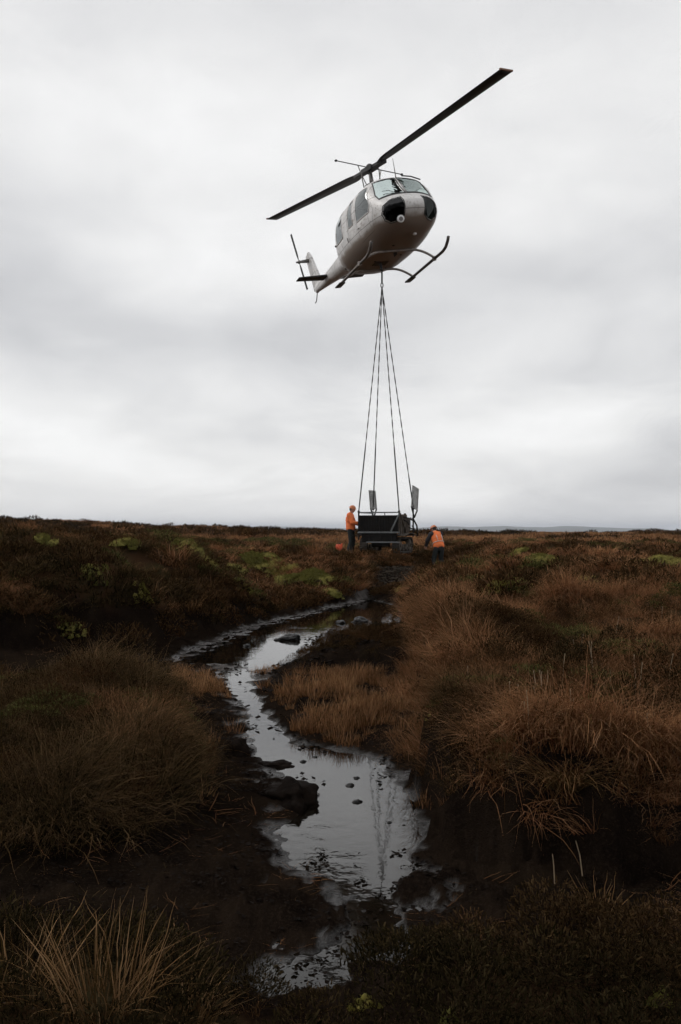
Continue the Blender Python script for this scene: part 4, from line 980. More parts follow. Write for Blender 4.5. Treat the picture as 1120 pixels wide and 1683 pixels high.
def build_carrier():
    C = empty('tracked_carrier', mat=CAR_M)
    tag(C, 'dark mud-coated tracked carrier hanging low on the helicopter sling', 'tracked carrier')
    W, D = 0.75, 1.0      # half width, half length
    MB().box((0, 0, 0.50), (0.95, 1.8, 0.16)).box((0, -.75, .40), (.7, .1, .3)).build('chassis', M_CARBODY, C, bevel=0.02)
    # tracks: endless belts with lugs, three wheels each
    for s in (-1, 1):
        loop = []
        for k in range(14): a = math.pi / 2 + math.pi * k / 13; loop.append((-0.66 + 0.27 * math.cos(a), 0.30 + 0.27 * math.sin(a)))
        for k in range(14): a = -math.pi / 2 + math.pi * k / 13; loop.append((0.66 + 0.27 * math.cos(a), 0.30 + 0.27 * math.sin(a)))
        n = len(loop); xc = s * 0.60; hw = 0.13; vs_, fs_ = [], []
        for (y, z) in loop:
            cy = max(-.66, min(.66, y)); dy, dz = y - cy, z - .30; q = 0.86 if abs(dy) > .001 else 1
            iy, iz = cy + dy * .85, .30 + dz * .85
            vs_ += [(xc - hw, y, z), (xc + hw, y, z), (xc + hw, iy, iz), (xc - hw, iy, iz)]
        for i in range(n):
            j = (i + 1) % n
            for e in range(4): e2 = (e + 1) % 4; fs_.append((i * 4 + e, i * 4 + e2, j * 4 + e2, j * 4 + e))
        tk = MB().add(vs_, fs_).build('track', M_RUBBER, C)
        per = []
        for i in range(n):
            a, b = Vector(loop[i]), Vector(loop[(i + 1) % n]); m_ = max(1, int((b - a).length / 0.09))
            for q in range(m_): per.append((a.lerp(b, q / m_), (b - a).normalized()))
        lug = MB()
        for p, t in per: lug.box((xc, p.x, p.y), (2 * hw + .02, 0.035, 0.05), Matrix.Rotation(math.atan2(t.y, t.x), 3, 'X'))
        lug.build('tread_lugs', M_RUBBER, tk)
        for yy in (-.66, -.22, .22, .66):
            r = .22 if abs(yy) > .5 else .13
            MB().lathe((xc - s * 0.02, yy, .30 if r > .2 else .21), (s, 0, 0), [(0, r), (.10, r), (.13, r * .8), (.13, r * .35), (.17, r * .3)], 18).build('wheel', M_MUD, tk)
    # tray box: dark corrugated tailboard made of upright slats
    MB().box((0, -.05, .66), (1.48, 1.9, .05)).build('tray_floor', M_CARBODY, C)
    fb = MB().box((0, -D + .03, 1.06), (1.5, .03, .62)).build('tailboard', M_CARBODY, C)
    for k in range(15): MB().box((-.70 + .1 * k, -D - .005, 1.06), (.055, .03, .60)).build('slat', M_CARBODY, fb, bevel=.006)
    lb = MB().box((0, -D + .06, .57), (1.3, .03, .32)).build('skirt_board', M_CARBODY, C)
    for k in range(3): MB().box((-.42 + .42 * k, -D + .035, .57), (.09, .03, .30)).build('slat', M_CARBODY, lb)
    MB().box((-W + .02, -.2, 1.02), (.03, 1.5, .66)).build('side_board', M_CARBODY, C)
    sb = MB().box((W - .02, -.35, .98), (.03, 1.2, .56)).build('side_board', M_MUD, C)
    for k in range(5): MB().box((W + .005, -.8 + .24 * k, .98), (.03, .06, .56)).build('slat', M_MUD, sb)
    # rails
    MB().tube([(-W, -D, 1.47), (W, -D, 1.47)], .022, 8).build('top_rail', M_RAIL, C)
    MB().box((0, -D - .03, .76), (1.56, .05, .06)).build('middle_rail', M_RAIL, C, bevel=.008)
    MB().box((.16, -D - .03, .41), (1.22, .05, .05)).build('bottom_rail', M_RAIL, C, bevel=.008)
    for x in (-W, -.25, .22, W): MB().tube([(x, -D, 1.34), (x, -D, 1.47)], .016, 6).build('rail_post', M_RAIL, C)
    MB().tube([(-W, -D, 1.47), (-W, D - .3, 1.47)], .022, 8).build('top_rail', M_RAIL, C)
    MB().tube([(-W, D - .3, .7), (-W, D - .3, 1.55)], .025, 8).build('rear_post', M_RAIL, C)
    MB().tube([(W, D - .1, .6), (W, D - .1, 1.62)], .028, 8).build('rear_post', M_CARBODY, C)
    MB().tube([(-W, -D, .5), (-W, -D, 1.55)], .03, 8).build('corner_post', M_CARBODY, C)
    MB().tube([(W, -D, .8), (W, -D, 1.55)], .03, 8).build('corner_post', M_MUD, C)
    MB().tube([(W + .02, -D - .05, 1.42), (W - .28, -D - .06, .80)], .030, 8).build('diagonal_brace', M_RAIL, C)
    MB().tube([(W + .03, -D + .02, 1.44), (W + .05, -D + .75, .74)], .028, 8).build('diagonal_brace', M_MUD, C)
    # drive end: engine, hoses, fenders
    eg = MB().box((.25, .55, 1.02), (.85, .6, .50)).build('engine_cover', M_MUD, C, bevel=.05)
    MB().box((.5, .30, 1.32), (.34, .28, .2), Matrix.Rotation(.3, 3, 'Z')).build('air_filter', M_MUD, eg, bevel=.03)
    MB().tube([(.62, .1, 1.2), (.66, .1, 1.45)], .04, 8).build('exhaust', M_MUD, eg)
    for q, (a, b, c) in enumerate((((.7, -.5, 1.25), (.86, -.1, 1.05), (.74, .4, 1.2)), ((.7, -.3, 1.32), (.90, .2, 1.2), (.7, .7, 1.3)), ((.74, .2, .95), (.92, .55, .8), (.72, .85, 1.0)))):
        MB().tube([Vector(a), Vector(a).lerp(Vector(b), .6) + Vector((.03, 0, .02)), Vector(b), Vector(b).lerp(Vector(c), .5) + Vector((.03, 0, -.02)), Vector(c)], .022, 6).build('hose', M_CARBODY, C, True)
    MB().box((W + .03, -.55, .68), (.26, .7, .03), Matrix.Rotation(.12, 3, 'X')).build('mudguard', M_MUD, C, bevel=.01)
    MB().box((W + .03, .45, .70), (.26, .8, .03), Matrix.Rotation(-.1, 3, 'X')).build('mudguard', M_MUD, C, bevel=.01)
    MB().tube([(W, .82, 1.3), (W + .14, .9, 1.0), (W + .16, .92, .62)], .03, 8).build('control_lever', M_CARBODY, C, True)
    # two loading ramps of steel mesh folded up at the back
    for (bx, by, h, w, yw, lean, lab) in ((-W + .02, D - .28, 0.66, .42, math.radians(76), math.radians(-9), None), (W + .02, D - .02, 0.78, .40, math.radians(72), math.radians(6), None)):
        base = Vector((bx, by, 1.60)); rot = Matrix.Rotation(yw, 3, 'Z') @ Matrix.Rotation(lean, 3, 'Y')
        T = lambda x, z: tuple(base + rot @ Vector((x, 0, z)))
        h0 = .02 if bx < 0 else 0
        fr = MB().tube([T(-w / 2, .10), T(-w / 2, h + .1), T(w / 2, h + .02), T(w / 2, .0), T(-w / 2, .10)], .022, 6).build('folded_ramp', M_MESH, C)
        MB().add([T(-w / 2, .10), T(-w / 2, h + .1), T(w / 2, h + .02), T(w / 2, .0)], [(0, 1, 2, 3)]).build('expanded_sheet', M_SHEET, fr)
        for k in range(1, 9): MB().tube([T(-w / 2, .1 + h * k / 9), T(w / 2, .0 + (h + .02) * k / 9)], .013, 5).build('mesh_bar', M_MESH, fr)
        for k in range(1, 6): MB().tube([T(-w / 2 + w * k / 6, .1 - .1 * k / 6), T(-w / 2 + w * k / 6, h + .1 - .08 * k / 6)], .013, 5).build('mesh_bar', M_MESH, fr)
        MB().tube([T(-w / 2, .1), tuple(base - Vector((0, 0, .30)))], .03, 6).build('hinge_arm', M_CARBODY, C)
        MB().tube([T(w / 2, 0), tuple(base - Vector((0, 0, .30)))], .03, 6).build('hinge_arm', M_CARBODY, C)
    return C
carrier = build_carrier()

M_ROPE = mat('dark_twisted_rope', (0.12, 0.115, 0.11), 0.8, var=0.75, scale=5)
M_STRAP = mat('black_lifting_strap', (0.035, 0.033, 0.032), 0.75, var=0.4, scale=9)
def build_sling():
    top = HELI_M @ Vector((-.05, -.12, .03)); ring = top - Vector((0, 0, .34))
    S = empty('lifting_sling', top); tag(S, 'four-legged rope sling running from the helicopter hook to the load', 'sling')
    def loc(p): return p - top
    MB().tube([loc(top + Vector((0, 0, .03))), loc(ring)], .03, 8).build('hook_strap', M_STRAP, S)
    rg = []
    for k in range(17): a = 2 * math.pi * k / 16; rg.append(loc(ring) + Vector((.04 * math.cos(a), 0, -.07 + .08 * math.sin(a))))
    MB().tube(rg, .02, 6, cap=False).build('master_ring', M_STRAP, S)
    st = ring - Vector((0, 0, .14))
    for (x, y, z) in ((-.75, -1.0, 1.5), (-.75, .72, 1.62), (.75, -1.0, 1.5), (.75, .92, 1.64)):
        e = CAR_M @ Vector((x, y, z)); v = e - st; brk = 0.70 if y < 0 or x < 0 else 0.84
        # upper leg: two ropes twisted round each other
        ax = v.normalized(); u = ax.orthogonal().normalized(); w = ax.cross(u); up = MB(); n = 90
        for ph in (0, math.pi):
            pts = []
            for k in range(n + 1):
                s = brk * k / n; a = ph + s * v.length * 2 * math.pi / 0.8
                pts.append(loc(st + v * s + (u * math.cos(a) + w * math.sin(a)) * .011))
            up.tube(pts, .0105, 5)
        rp = up.build('rope', M_ROPE, S)
        MB().tube([loc(st + v * (brk - .004)), loc(st + v * (brk + .03)), loc(st + v * .97), loc(e)], [.017, .026, .024, .02], 6).build('strap', M_STRAP, rp)
        MB().ball(loc(e), .045, 8, 6).build('shackle', M_STRAP, rp)
build_sling()

# ------------------------------------------------------------------ people
M_SKIN = mat('skin', (0.42, 0.24, 0.17), 0.55, var=0.15)
M_HIVIS = mat('orange_hi_vis', (0.92, 0.21, 0.055), 0.75, var=0.25, scale=6, bump=.3, bscale=14)
M_REFL = mat('reflective_band', (0.62, 0.60, 0.55), 0.4, var=0.2)
M_TROU = mat('dark_green_trousers', (0.010, 0.014, 0.014), 0.9, var=0.3, scale=6, bump=.3, bscale=14)
M_NAVY = mat('dark_navy_sleeve', (0.022, 0.02, 0.024), 0.85, var=0.3, scale=6)
M_BOOT = mat('wet_boot', (0.012, 0.011, 0.010), 0.5)
M_HAIR = mat('dark_hair', (0.02, 0.013, 0.009), 0.7, var=.4, scale=30)
M_HELM = mat('orange_helmet', (0.55, 0.17, 0.06), 0.4, var=.15)
M_EYE = mat('eye', (0.02, 0.015, 0.012), 0.2)

def fuse(mb, voxel, smooth=2):
    """melt the collected shapes into one continuous skin"""
    me = mb.mesh('tmp'); o = bpy.data.objects.new('tmp', me); COL.objects.link(o)
    r = o.modifiers.new('r', 'REMESH'); r.mode = 'VOXEL'; r.voxel_size = voxel; r.use_smooth_shade = True
    s = o.modifiers.new('s', 'SMOOTH'); s.iterations = smooth; s.factor = .5
    dg = bpy.context.evaluated_depsgraph_get(); out = bpy.data.meshes.new_from_object(o.evaluated_get(dg))
    bpy.data.objects.remove(o); bpy.data.meshes.remove(me); return out
def limb(mb, pts, rad):
    pts = [Vector(p) for p in pts]
    mb.tube(pts, list(rad), 12)
    for p, r in zip(pts, rad): mb.ball(p, r, 12, 8)

def person(name, label, M, J, jacket, sleeve, helmet, hair_mat, look, band=True):
    P = empty(name, mat=M); tag(P, label, 'person')
    V = {k: Vector(v) for k, v in J.items()}
    fwd = Vector(look).normalized(); upn = (V['head'] - V['neck']).normalized(); upn = (upn - fwd * upn.dot(fwd)).normalized(); sd = upn.cross(fwd)
    hr = Matrix((fwd, sd, upn)).transposed(); hc = V['head']
    H = lambda x, y, z: hc + hr @ Vector((x, y, z))
    b = MB()
    b.ball(hc, (.098, .076, .118), 16, 12, hr); b.ball(H(.035, 0, -.065), (.058, .055, .055), 12, 8, hr)
    b.ball(H(.105, 0, -.012), (.018, .014, .026), 8, 6, hr); b.ball(H(.088, 0, -.062), (.018, .028, .010), 8, 6, hr)
    for s in (1, -1): b.ball(H(-.005, s * .077, -.01), (.022, .010, .032), 8, 6, hr)
    limb(b, [V['chest'] + (V['neck'] - V['chest']) * .75, V['neck'], hc - upn * .05], [.06, .055, .055])
    limb(b, [V['pelvis'], V['waist'], V['chest']], [.135, .125, .145])
    for s, k in ((1, 'l'), (-1, 'r')):
        limb(b, [V['sh_' + k], V['el_' + k], V['wr_' + k]], [.058, .043, .030])
        limb(b, [V['hip_' + k], V['kn_' + k], V['an_' + k]], [.085, .058, .042]); limb(b, [V['an_' + k], V['toe_' + k]], [.045, .036])
        # hand: palm, four curled fingers of unequal length, thumb from the side of the palm
        w = V['wr_' + k]; d = (w - V['el_' + k]).normalized(); n_ = d.cross(Vector((0, 0, 1)) if abs(d.z) < .9 else Vector((1, 0, 0))).normalized(); c = n_.cross(d).normalized()
        b.ball(w + d * .05, (.05, .042, .018), 10, 8, Matrix((d, n_, c)).transposed())
        for q, (o, L) in enumerate(((-.030, .068), (-.010, .078), (.010, .074), (.029, .058))):
            a0 = w + d * .085 + n_ * o; a1 = a0 + d * (L * .5) - c * .008; a2 = a1 + d * (L * .35) - c * .026
            limb(b, [a0, a1, a2], [.0095, .0088, .0080])
        t0 = w + d * .03 - n_ * .035 * s; t1 = t0 + d * .03 - n_ * .022 * s - c * .01; limb(b, [t0, t1, t1 + d * .028 - c * .014], [.012, .010, .009])
    body = obj('body', fuse(b, .0095, 2), M_SKIN, P, True)
    for s in (1, -1): MB().ball(H(.084, s * .033, .012), .011, 8, 6).build('eye', M_EYE, body, True)
    # hair under the helmet, helmet with brim
    hm = MB().ball(H(-.022, 0, .012), (.092, .086, .108), 14, 10, hr); obj('hair', fuse(hm, .012, 1), hair_mat, P, True)
    vs_, fs_ = [], []; n = 20
    for j in range(7):
        th = math.radians(8 + 84 * j / 6)
        for k in range(n):
            a = 2 * math.pi * k / n; vs_.append(H(-.005 + .128 * math.sin(th) * math.cos(a), .108 * math.sin(th) * math.sin(a), .032 + .118 * math.cos(th)))
    for k in range(n):
        a = 2 * math.pi * k / n; br = 1.10 + .30 * max(0, math.cos(a)) ** 2; vs_.append(H(-.005 + .128 * br * math.cos(a), .108 * (1.08) * math.sin(a), .022 - .01 * max(0, math.cos(a))))
    for j in range(7):
        for k in range(n): k2 = (k + 1) % n; fs_.append((j * n + k, j * n + n + k, j * n + n + k2, j * n + k2))
    fs_.append(tuple(range(n)))
    hel = MB().add(vs_, fs_).build('helmet', helmet, P, True)
    # trousers
    t = MB(); limb(t, [V['pelvis'] + (V['waist'] - V['pelvis']) * .5, V['pelvis'], (V['hip_l'] + V['hip_r']) / 2], [.150, .160, .150])
    for k in 'lr': limb(t, [V['hip_' + k], V['kn_' + k], V['an_' + k] + Vector((0, 0, .03))], [.108, .082, .075])
    obj('trousers', fuse(t, .018, 3), M_TROU, P, True)
    for k in 'lr':
        bt = MB(); limb(bt, [V['an_' + k] + Vector((0, 0, .10)), V['an_' + k], V['an_' + k] - Vector((0, 0, .02))], [.068, .060, .058]); limb(bt, [V['an_' + k] - Vector((0, 0, .035)), V['toe_' + k]], [.052, .046])
        obj('boot', fuse(bt, .014, 2), M_BOOT, P, True)
    # jacket body and sleeves
    j = MB(); dn = (V['waist'] - V['chest'])
    sw = (V['sh_l'] - V['sh_r']).normalized(); hemc = V['pelvis'] + (V['waist'] - V['pelvis']) * .15
    up = (V['chest'] - V['pelvis']).normalized(); fw = sw.cross(up).normalized(); R3 = Matrix((fw, sw, up)).transposed()
    for q, wd, dp in ((0, .215, .18), (.25, .21, .175), (.5, .205, .17), (.75, .22, .175), (1.0, .22, .165)):
        j.ball(hemc.lerp(V['chest'], q), (dp, wd, .14), 16, 10, R3)
    limb(j, [V['sh_l'], (V['sh_l'] + V['sh_r']) / 2 + up * .02, V['sh_r']], [.085, .10, .085]); limb(j, [V['chest'], V['neck'] - (V['neck'] - V['chest']) * .12], [.13, .072])
    jk = obj('jacket', fuse(j, .016, 4), jacket, P, True)
    for k in 'lr':
        a = MB(); limb(a, [V['sh_' + k], V['el_' + k], V['wr_' + k] - (V['wr_' + k] - V['el_' + k]).normalized() * .02], [.098, .08, .06]); obj('sleeve', fuse(a, .014, 3), sleeve, P, True)
    if band:
        for q in (.30,):
            c = hemc.lerp(V['chest'], q); pts = [c + R3 @ Vector((.18 * math.cos(a), .215 * math.sin(a), 0)) for a in np.linspace(0, 2 * math.pi, 25)]
            MB().tube(pts, .013, 6, cap=False).build('reflective_band', M_REFL, jk, True)
        for s in (1, -1):
            pts = [hemc.lerp(V['chest'], q) + R3 @ Vector((fx, s * .105, 0)) for q, fx in ((.3, -.172), (.7, -.178), (1.0, -.165))]
            MB().tube(pts, .012, 6).build('reflective_band', M_REFL, jk, True)
    return P

STAND = dict(pelvis=(0, 0, .95), waist=(.0, 0, 1.10), chest=(-.02, 0, 1.32), neck=(.0, 0, 1.50), head=(.06, 0, 1.645),
             sh_l=(-.02, .19, 1.43), el_l=(.08, .27, 1.16), wr_l=(.30, .22, 1.08), sh_r=(-.02, -.19, 1.43), el_r=(.10, -.25, 1.17), wr_r=(.34, -.16, 1.14),
             hip_l=(0, .10, .90), kn_l=(.07, .13, .50), an_l=(.0, .15, .09), toe_l=(.17, .18, .045), hip_r=(0, -.10, .90), kn_r=(.03, -.11, .49), an_r=(-.06, -.12, .09), toe_r=(.12, -.14, .045))
BEND = dict(pelvis=(-.04, 0, .92), waist=(.02, 0, 1.07), chest=(.13, 0, 1.26), neck=(.21, 0, 1.42), head=(.30, 0, 1.53),
            sh_l=(.15, .19, 1.36), el_l=(.32, .25, 1.12), wr_l=(.48, .20, .94), sh_r=(.15, -.19, 1.36), el_r=(.34, -.23, 1.13), wr_r=(.52, -.14, .98),
            hip_l=(-.04, .10, .88), kn_l=(.06, .15, .48), an_l=(-.03, .19, .09), toe_l=(.14, .23, .045), hip_r=(-.04, -.10, .88), kn_r=(.03, -.13, .48), an_r=(-.08, -.17, .09), toe_r=(.09, -.2, .045))
x, y = 0.37, 36.0
person('person', 'worker in orange hi-vis jacket standing upright against the load', Matrix.Translation((x, y, hgt(x, y) + .01)) @ Matrix.Rotation(math.radians(-12), 4, 'Z') , STAND, M_HIVIS, M_HIVIS, M_HELM, M_HAIR, (.9, -.15, -.25), band=False)
x, y = 3.46, 35.2
person('person', 'worker in orange vest leaning forward, seen from behind', Matrix.Translation((x, y, hgt(x, y) + .01)) @ Matrix.Rotation(math.radians(118), 4, 'Z'), BEND, M_HIVIS, M_NAVY, M_HELM, M_HAIR, (.85, .3, -.5))
# pilot in the starboard seat
SIT = dict(pelvis=(0, 0, .28), waist=(-.03, 0, .42), chest=(-.06, 0, .62), neck=(-.03, 0, .80), head=(.02, 0, .94), sh_l=(-.06, .19, .73), el_l=(.06, .27, .48), wr_l=(.32, .20, .44), sh_r=(-.06, -.19, .73), el_r=(.08, -.26, .48), wr_r=(.36, -.06, .50),
           hip_l=(.02, .10, .24), kn_l=(.44, .14, .34), an_l=(.62, .14, -.06), toe_l=(.78, .15, -.02), hip_r=(.02, -.10, .24), kn_r=(.44, -.14, .34), an_r=(.62, -.14, -.06), toe_r=(.78, -.15, -.02))
M_PILOT = mat('flight_suit', (0.05, 0.055, 0.06), .8, var=.2); M_PH = mat('dark_flight_helmet', (0.02, 0.02, 0.022), .3)
person('person', 'pilot in a dark helmet seated behind the windshield', HELI_M @ Matrix.Translation((1.42, -.58, 0.98)), SIT, M_PILOT, M_PILOT, M_PH, M_PH, (1, 0, -.2), band=False)

# ------------------------------------------------------------------ single plants, peat lumps, small things
M_MOSS1 = veg_mat('bright_moss', (0.085, 0.084, 0.022), (0.165, 0.152, 0.042), (0.27, 0.24, 0.08), .3, .5)
M_MOSS2 = veg_mat('yellow_moss', (0.11, 0.098, 0.020), (0.22, 0.185, 0.045), (0.28, 0.25, 0.09), .3, .5)
M_MOSSB = mat('moss_cushion_base', (0.055, 0.058, 0.014), .95, var=.5, scale=9, bump=.8, bscale=30)
M_PEAT = mat('wet_peat_lump', (0.011, 0.0075, 0.0055), .8, spec=.03, var=.5, scale=9, bump=.9, bscale=16)
M_STONE = mat('wet_dark_stone', (0.012, 0.011, 0.010), .45, spec=.25, var=.4, scale=12, bump=.4)

def dome(r, h, seed, n=18, m=7):
    V, Q = [], []
    for j in range(m + 1):
        t = j / m; rr = r * (1 - (1 - t) ** 2) ** .5 if t < 1 else r * 1.05; z = h * (1 - t ** 2) - (0.08 if t == 1 else 0)
        for k in range(n):
            a = 2 * math.pi * k / n; p = Vector((math.cos(a) * t * r, math.sin(a) * t * r, h * (1 - t ** 2.2) - .04 * t))
            w = 1 + .28 * mnoise.noise(Vector((p.x / r * 1.6 + seed, p.y / r * 1.6, seed))) ; V.append((p.x * w, p.y * w, p.z * (1 + .45 * mnoise.noise(Vector((p.x / r * 2.2, p.y / r * 2.2, seed * 2.))))))
    for j in range(m):
        for k in range(n): k2 = (k + 1) % n; Q.append((j * n + k, (j + 1) * n + k, (j + 1) * n + k2, j * n + k2))
    return np.array(V), np.array(Q)
def moss_cushion(px, py, wpx, asp, hpx, label, yellow=False, seed=0):
    """a ragged cushion that follows the ground: many small rounded heads crowded together, bristling with tiny leaves"""
    x, y, z = ray_ground(px, py, .16); r = wpx / F * y * 1.1; h = max(hpx / F * y * .5, .04); g = np.random.default_rng(seed + 900)
    asp = .75; hd = float(np.clip(.0021 * y, .014, .07))
    n = int(np.clip(3.0 * r * r * asp / (hd * hd), 40, 700)); a = g.uniform(0, 6.28, n); rr = g.random(n) ** .55; u, v = rr * np.cos(a), rr * np.sin(a)
    k = rr + .5 * fbm(u * 1.6 + seed * 3.1, v * 1.6, 3, 201) < .95; u, v, rr = u[k], v[k], rr[k]; n = len(u)
    zz = land(x + u * r, y + v * r * asp)[0] - z; k = np.abs(zz) < .10 + .22 * r; u, v, rr, a = u[k], v[k], rr[k], a[:len(k)][k]; n = len(u)
    X = u * r; Y = v * r * asp; Z = land(x + X, y + Y)[0] - z + (.05 if y < 14 else .13) + h * np.clip(1 - rr ** 2, 0, 1) * (.7 + .5 * fbm(u * 2.4 + seed, v * 2.4, 2, 205))
    D, DQ = dome(1.0, .8, seed * .7 + .3, 9, 4); V, Q, T, R = [], [], [], []; o = 0
    tone = np.clip(.36 + .9 * fbm(u * 1.8 + seed, v * 1.8, 3, 211) + g.normal(0, .08, n), .26, .74)
    for i in range(n):
        s_ = hd * g.uniform(.6, 1.5); ca, sa = math.cos(a[i]), math.sin(a[i])
        V.append(np.c_[X[i] + (D[:, 0] * ca - D[:, 1] * sa) * s_, Y[i] + (D[:, 0] * sa + D[:, 1] * ca) * s_, Z[i] - .4 * s_ + D[:, 2] * s_]); Q.append(DQ + o); o += len(D)
        T.append(np.clip(D[:, 2], 0, 1) * .8); R.append(np.full(len(D), tone[i]))
    m = n * 10; c0 = g.integers(0, n, m); off = g.normal(0, .55, (m, 3)); off[:, 2] = np.abs(off[:, 2]) * .6 + .1
    c = np.c_[X[c0], Y[c0], Z[c0]] + off * hd; d = off + np.array([0, 0, .5]) + g.normal(0, .4, (m, 3)); d /= np.linalg.norm(d, axis=1)[:, None]
    s = np.cross(d, g.normal(0, 1, (m, 3))); s /= np.linalg.norm(s, axis=1)[:, None]; L_ = g.uniform(.25, .7, m)[:, None] * hd; w = L_ * .4
    V.append(np.stack([c - s * w * .5, c + s * w * .5, c + d * L_ + s * w * .2, c + d * L_ - s * w * .2], 1).reshape(-1, 3)); Q.append(np.arange(4 * m).reshape(-1, 4) + o)
    T.append(np.tile([0, 0, 1, 1], m)); R.append(np.repeat(np.clip(tone[c0] + g.normal(0, .12, m), .15, .9), 4))
    me = np_mesh('moss_cushion', np.vstack(V), np.vstack(Q), {'t': np.concatenate(T), 'rnd': np.concatenate(R)}); me.materials.append(M_MOSS2 if yellow else M_MOSS1)
    ob = obj('moss_cushion', me, smooth=True); ob.location = (x, y, z); tag(ob, label, 'moss', 'moss cushions on the moor')
for k, a in enumerate(MOSS):
    moss_cushion(*a, seed=k)

def build_moss_scatter():
    protos = [sprigs(220, 0.12, 0.07, 0.012, 400 + s) for s in range(3)] + [sprigs(200, 0.26, 0.13, 0.032, 410 + s) for s in range(3)]
    coll = proto_coll('moss_patch', protos, M_MOSS)
    x, y = cands(2.2, 15, 45); z, G, W = land(x, y); f = fbm(x / .8, y / .8, 3, 121)
    k = (G > .12) & (f > np.where(y < 4.8, .85, .55)); x1, y1, z1 = x[k], y[k], z[k]; i1 = rng.integers(0, 3, len(x1))
    x, y = cands(14, 60, 7); z, G, W = land(x, y); f = fbm(x / 1.8, y / 1.4, 3, 123)
    k = (G > .25) & (f > np.where(x < 0, .55, .62)) & clear(x, y); x2, y2, z2 = x[k], y[k], z[k]; i2 = rng.integers(3, 6, len(x2))
    x = np.r_[x1, x2]; y = np.r_[y1, y2]; z = np.r_[z1, z2]; n = len(x); s = rng.uniform(.7, 1.4, n)
    scatter('moss', 'scraps of green moss low among the grass', 'moss', coll, np.c_[x, y, z + .08], np.c_[rng.normal(0, .2, n), rng.normal(0, .2, n), rng.uniform(0, 6.28, n)],
            np.c_[s, s, s], np.r_[i1, i2], np.clip(rng.normal(.35, .25, n), 0, 1))
build_moss_scatter()

M_TUSS = veg_mat('pale_tussock', (0.07, 0.036, 0.016), (0.12, 0.065, 0.028), (0.21, 0.125, 0.062), .2, .5)
M_TUSS2 = veg_mat('olive_tussock', (0.05, 0.038, 0.016), (0.10, 0.058, 0.026), (0.20, 0.11, 0.05), .2, .5)
def tussock(px, py, label, parts, m, lift=.05, yaw=0.0, dmin=2.2):
    x, y, z = ray_ground(px, py, lift, dmin); V, Q, t, r = merge(*parts)
    me = np_mesh('grass_tussock', V, Q, {'t': t, 'rnd': r}); me.materials.append(m)
    o = obj('grass_tussock', me); o.location = (x, y, z - .02); o.rotation_euler.z = yaw
    tag(o, label, 'grass tussock', 'grass tussocks'); return o
tussock(170, 1640, 'big foreground tussock with long arching tan blades in the lower left corner',
        [blades(150, .16, (.18, .42), .0055, (.0, .5), (.2, 1.0), None, 7, 501), blades(60, .14, (.24, .48), .005, (.2, .7), (1.1, 1.8), None, 7, 502)], M_TUSS)
tussock(30, 1620, 'tan tussock leaning out of the lower left edge', [blades(80, .12, (.22, .42), .0055, (.1, .6), (.6, 1.4), None, 6, 503)], M_TUSS)
tussock(295, 1655, 'low orange tussock beside the big foreground one', [blades(170, .12, (.10, .22), .0055, (.2, .8), (1.0, 1.9), None, 5, 504)], M_TUSS)
tussock(930, 1205, 'fountain-shaped drooping tussock with a dark heart on the russet hag', [blades(420, .10, (.32, .60), .0055, (.25, .9), (1.5, 2.3), None, 7, 505)], M_TUSS2, .3)
tussock(985, 1480, 'short pale broken tussock on the dark foreground bank', [blades(50, .08, (.10, .22), .008, (.1, .8), (.3, 1.2), None, 5, 506)], M_TUSS, .05)

M_STALK = mat('bleached_stalk', (0.30, 0.22, 0.135), .8, var=.3, scale=20)
def build_stalks():
    spots = [(882, 1080), (890, 1075), (900, 1070), (946, 1028), (955, 1022), (972, 1030), (840, 1105), (848, 1095), (882, 1100), (893, 1092), (940, 1120), (948, 1118), (770, 1080),
             (1045, 1085), (1052, 1078), (1043, 1060), (1055, 1160), (1070, 1165), (1003, 1075), (925, 1060), (870, 1130), (1088, 978), (1012, 1000), (975, 1040), (1100, 1060), (1066, 1150), (862, 1122), (905, 1140)]
    for k, (px, py) in enumerate(spots):
        x, y, z = ray_ground(px, py + 26, .16); h = random.uniform(.13, .24); a = random.uniform(-.10, .10); b = random.uniform(-.08, .08)
        pts = [(0, 0, 0), (a * h * .4, b * h * .4, h * .4), (a * h, b * h * .8, h * .75), (a * h * 1.6, b * h, h)]
        mb = MB().tube(pts, [.0034, .003, .0026, .0014], 5); mb.ball(pts[3], (.0035, .0035, .012), 6, 4)
        o = mb.build('dead_stalk', M_STALK); o.location = (x, y, z)
        tag(o, 'thin bleached stalk standing up from the russet grass', 'stalk', 'bleached stalks in the russet grass')
    for k, (px, py, h, t, lab) in enumerate(((958, 1440, .20, -.15, 'pale stalk beside a dark hole, farther of two on the foreground bank'), (912, 1450, .16, -.05, 'thin pale stalk standing in the dark hole beneath the russet hag'))):
        x, y, z = ray_ground(px, py, .0); mb = MB().tube([(0, 0, 0), (t * .1, 0, h * .6), (t * .25, 0, h)], [.0035, .003, .002], 6)
        o = mb.build('dead_stalk', M_STALK); o.location = (x, y, z - .01); tag(o, lab, 'stalk')
build_stalks()

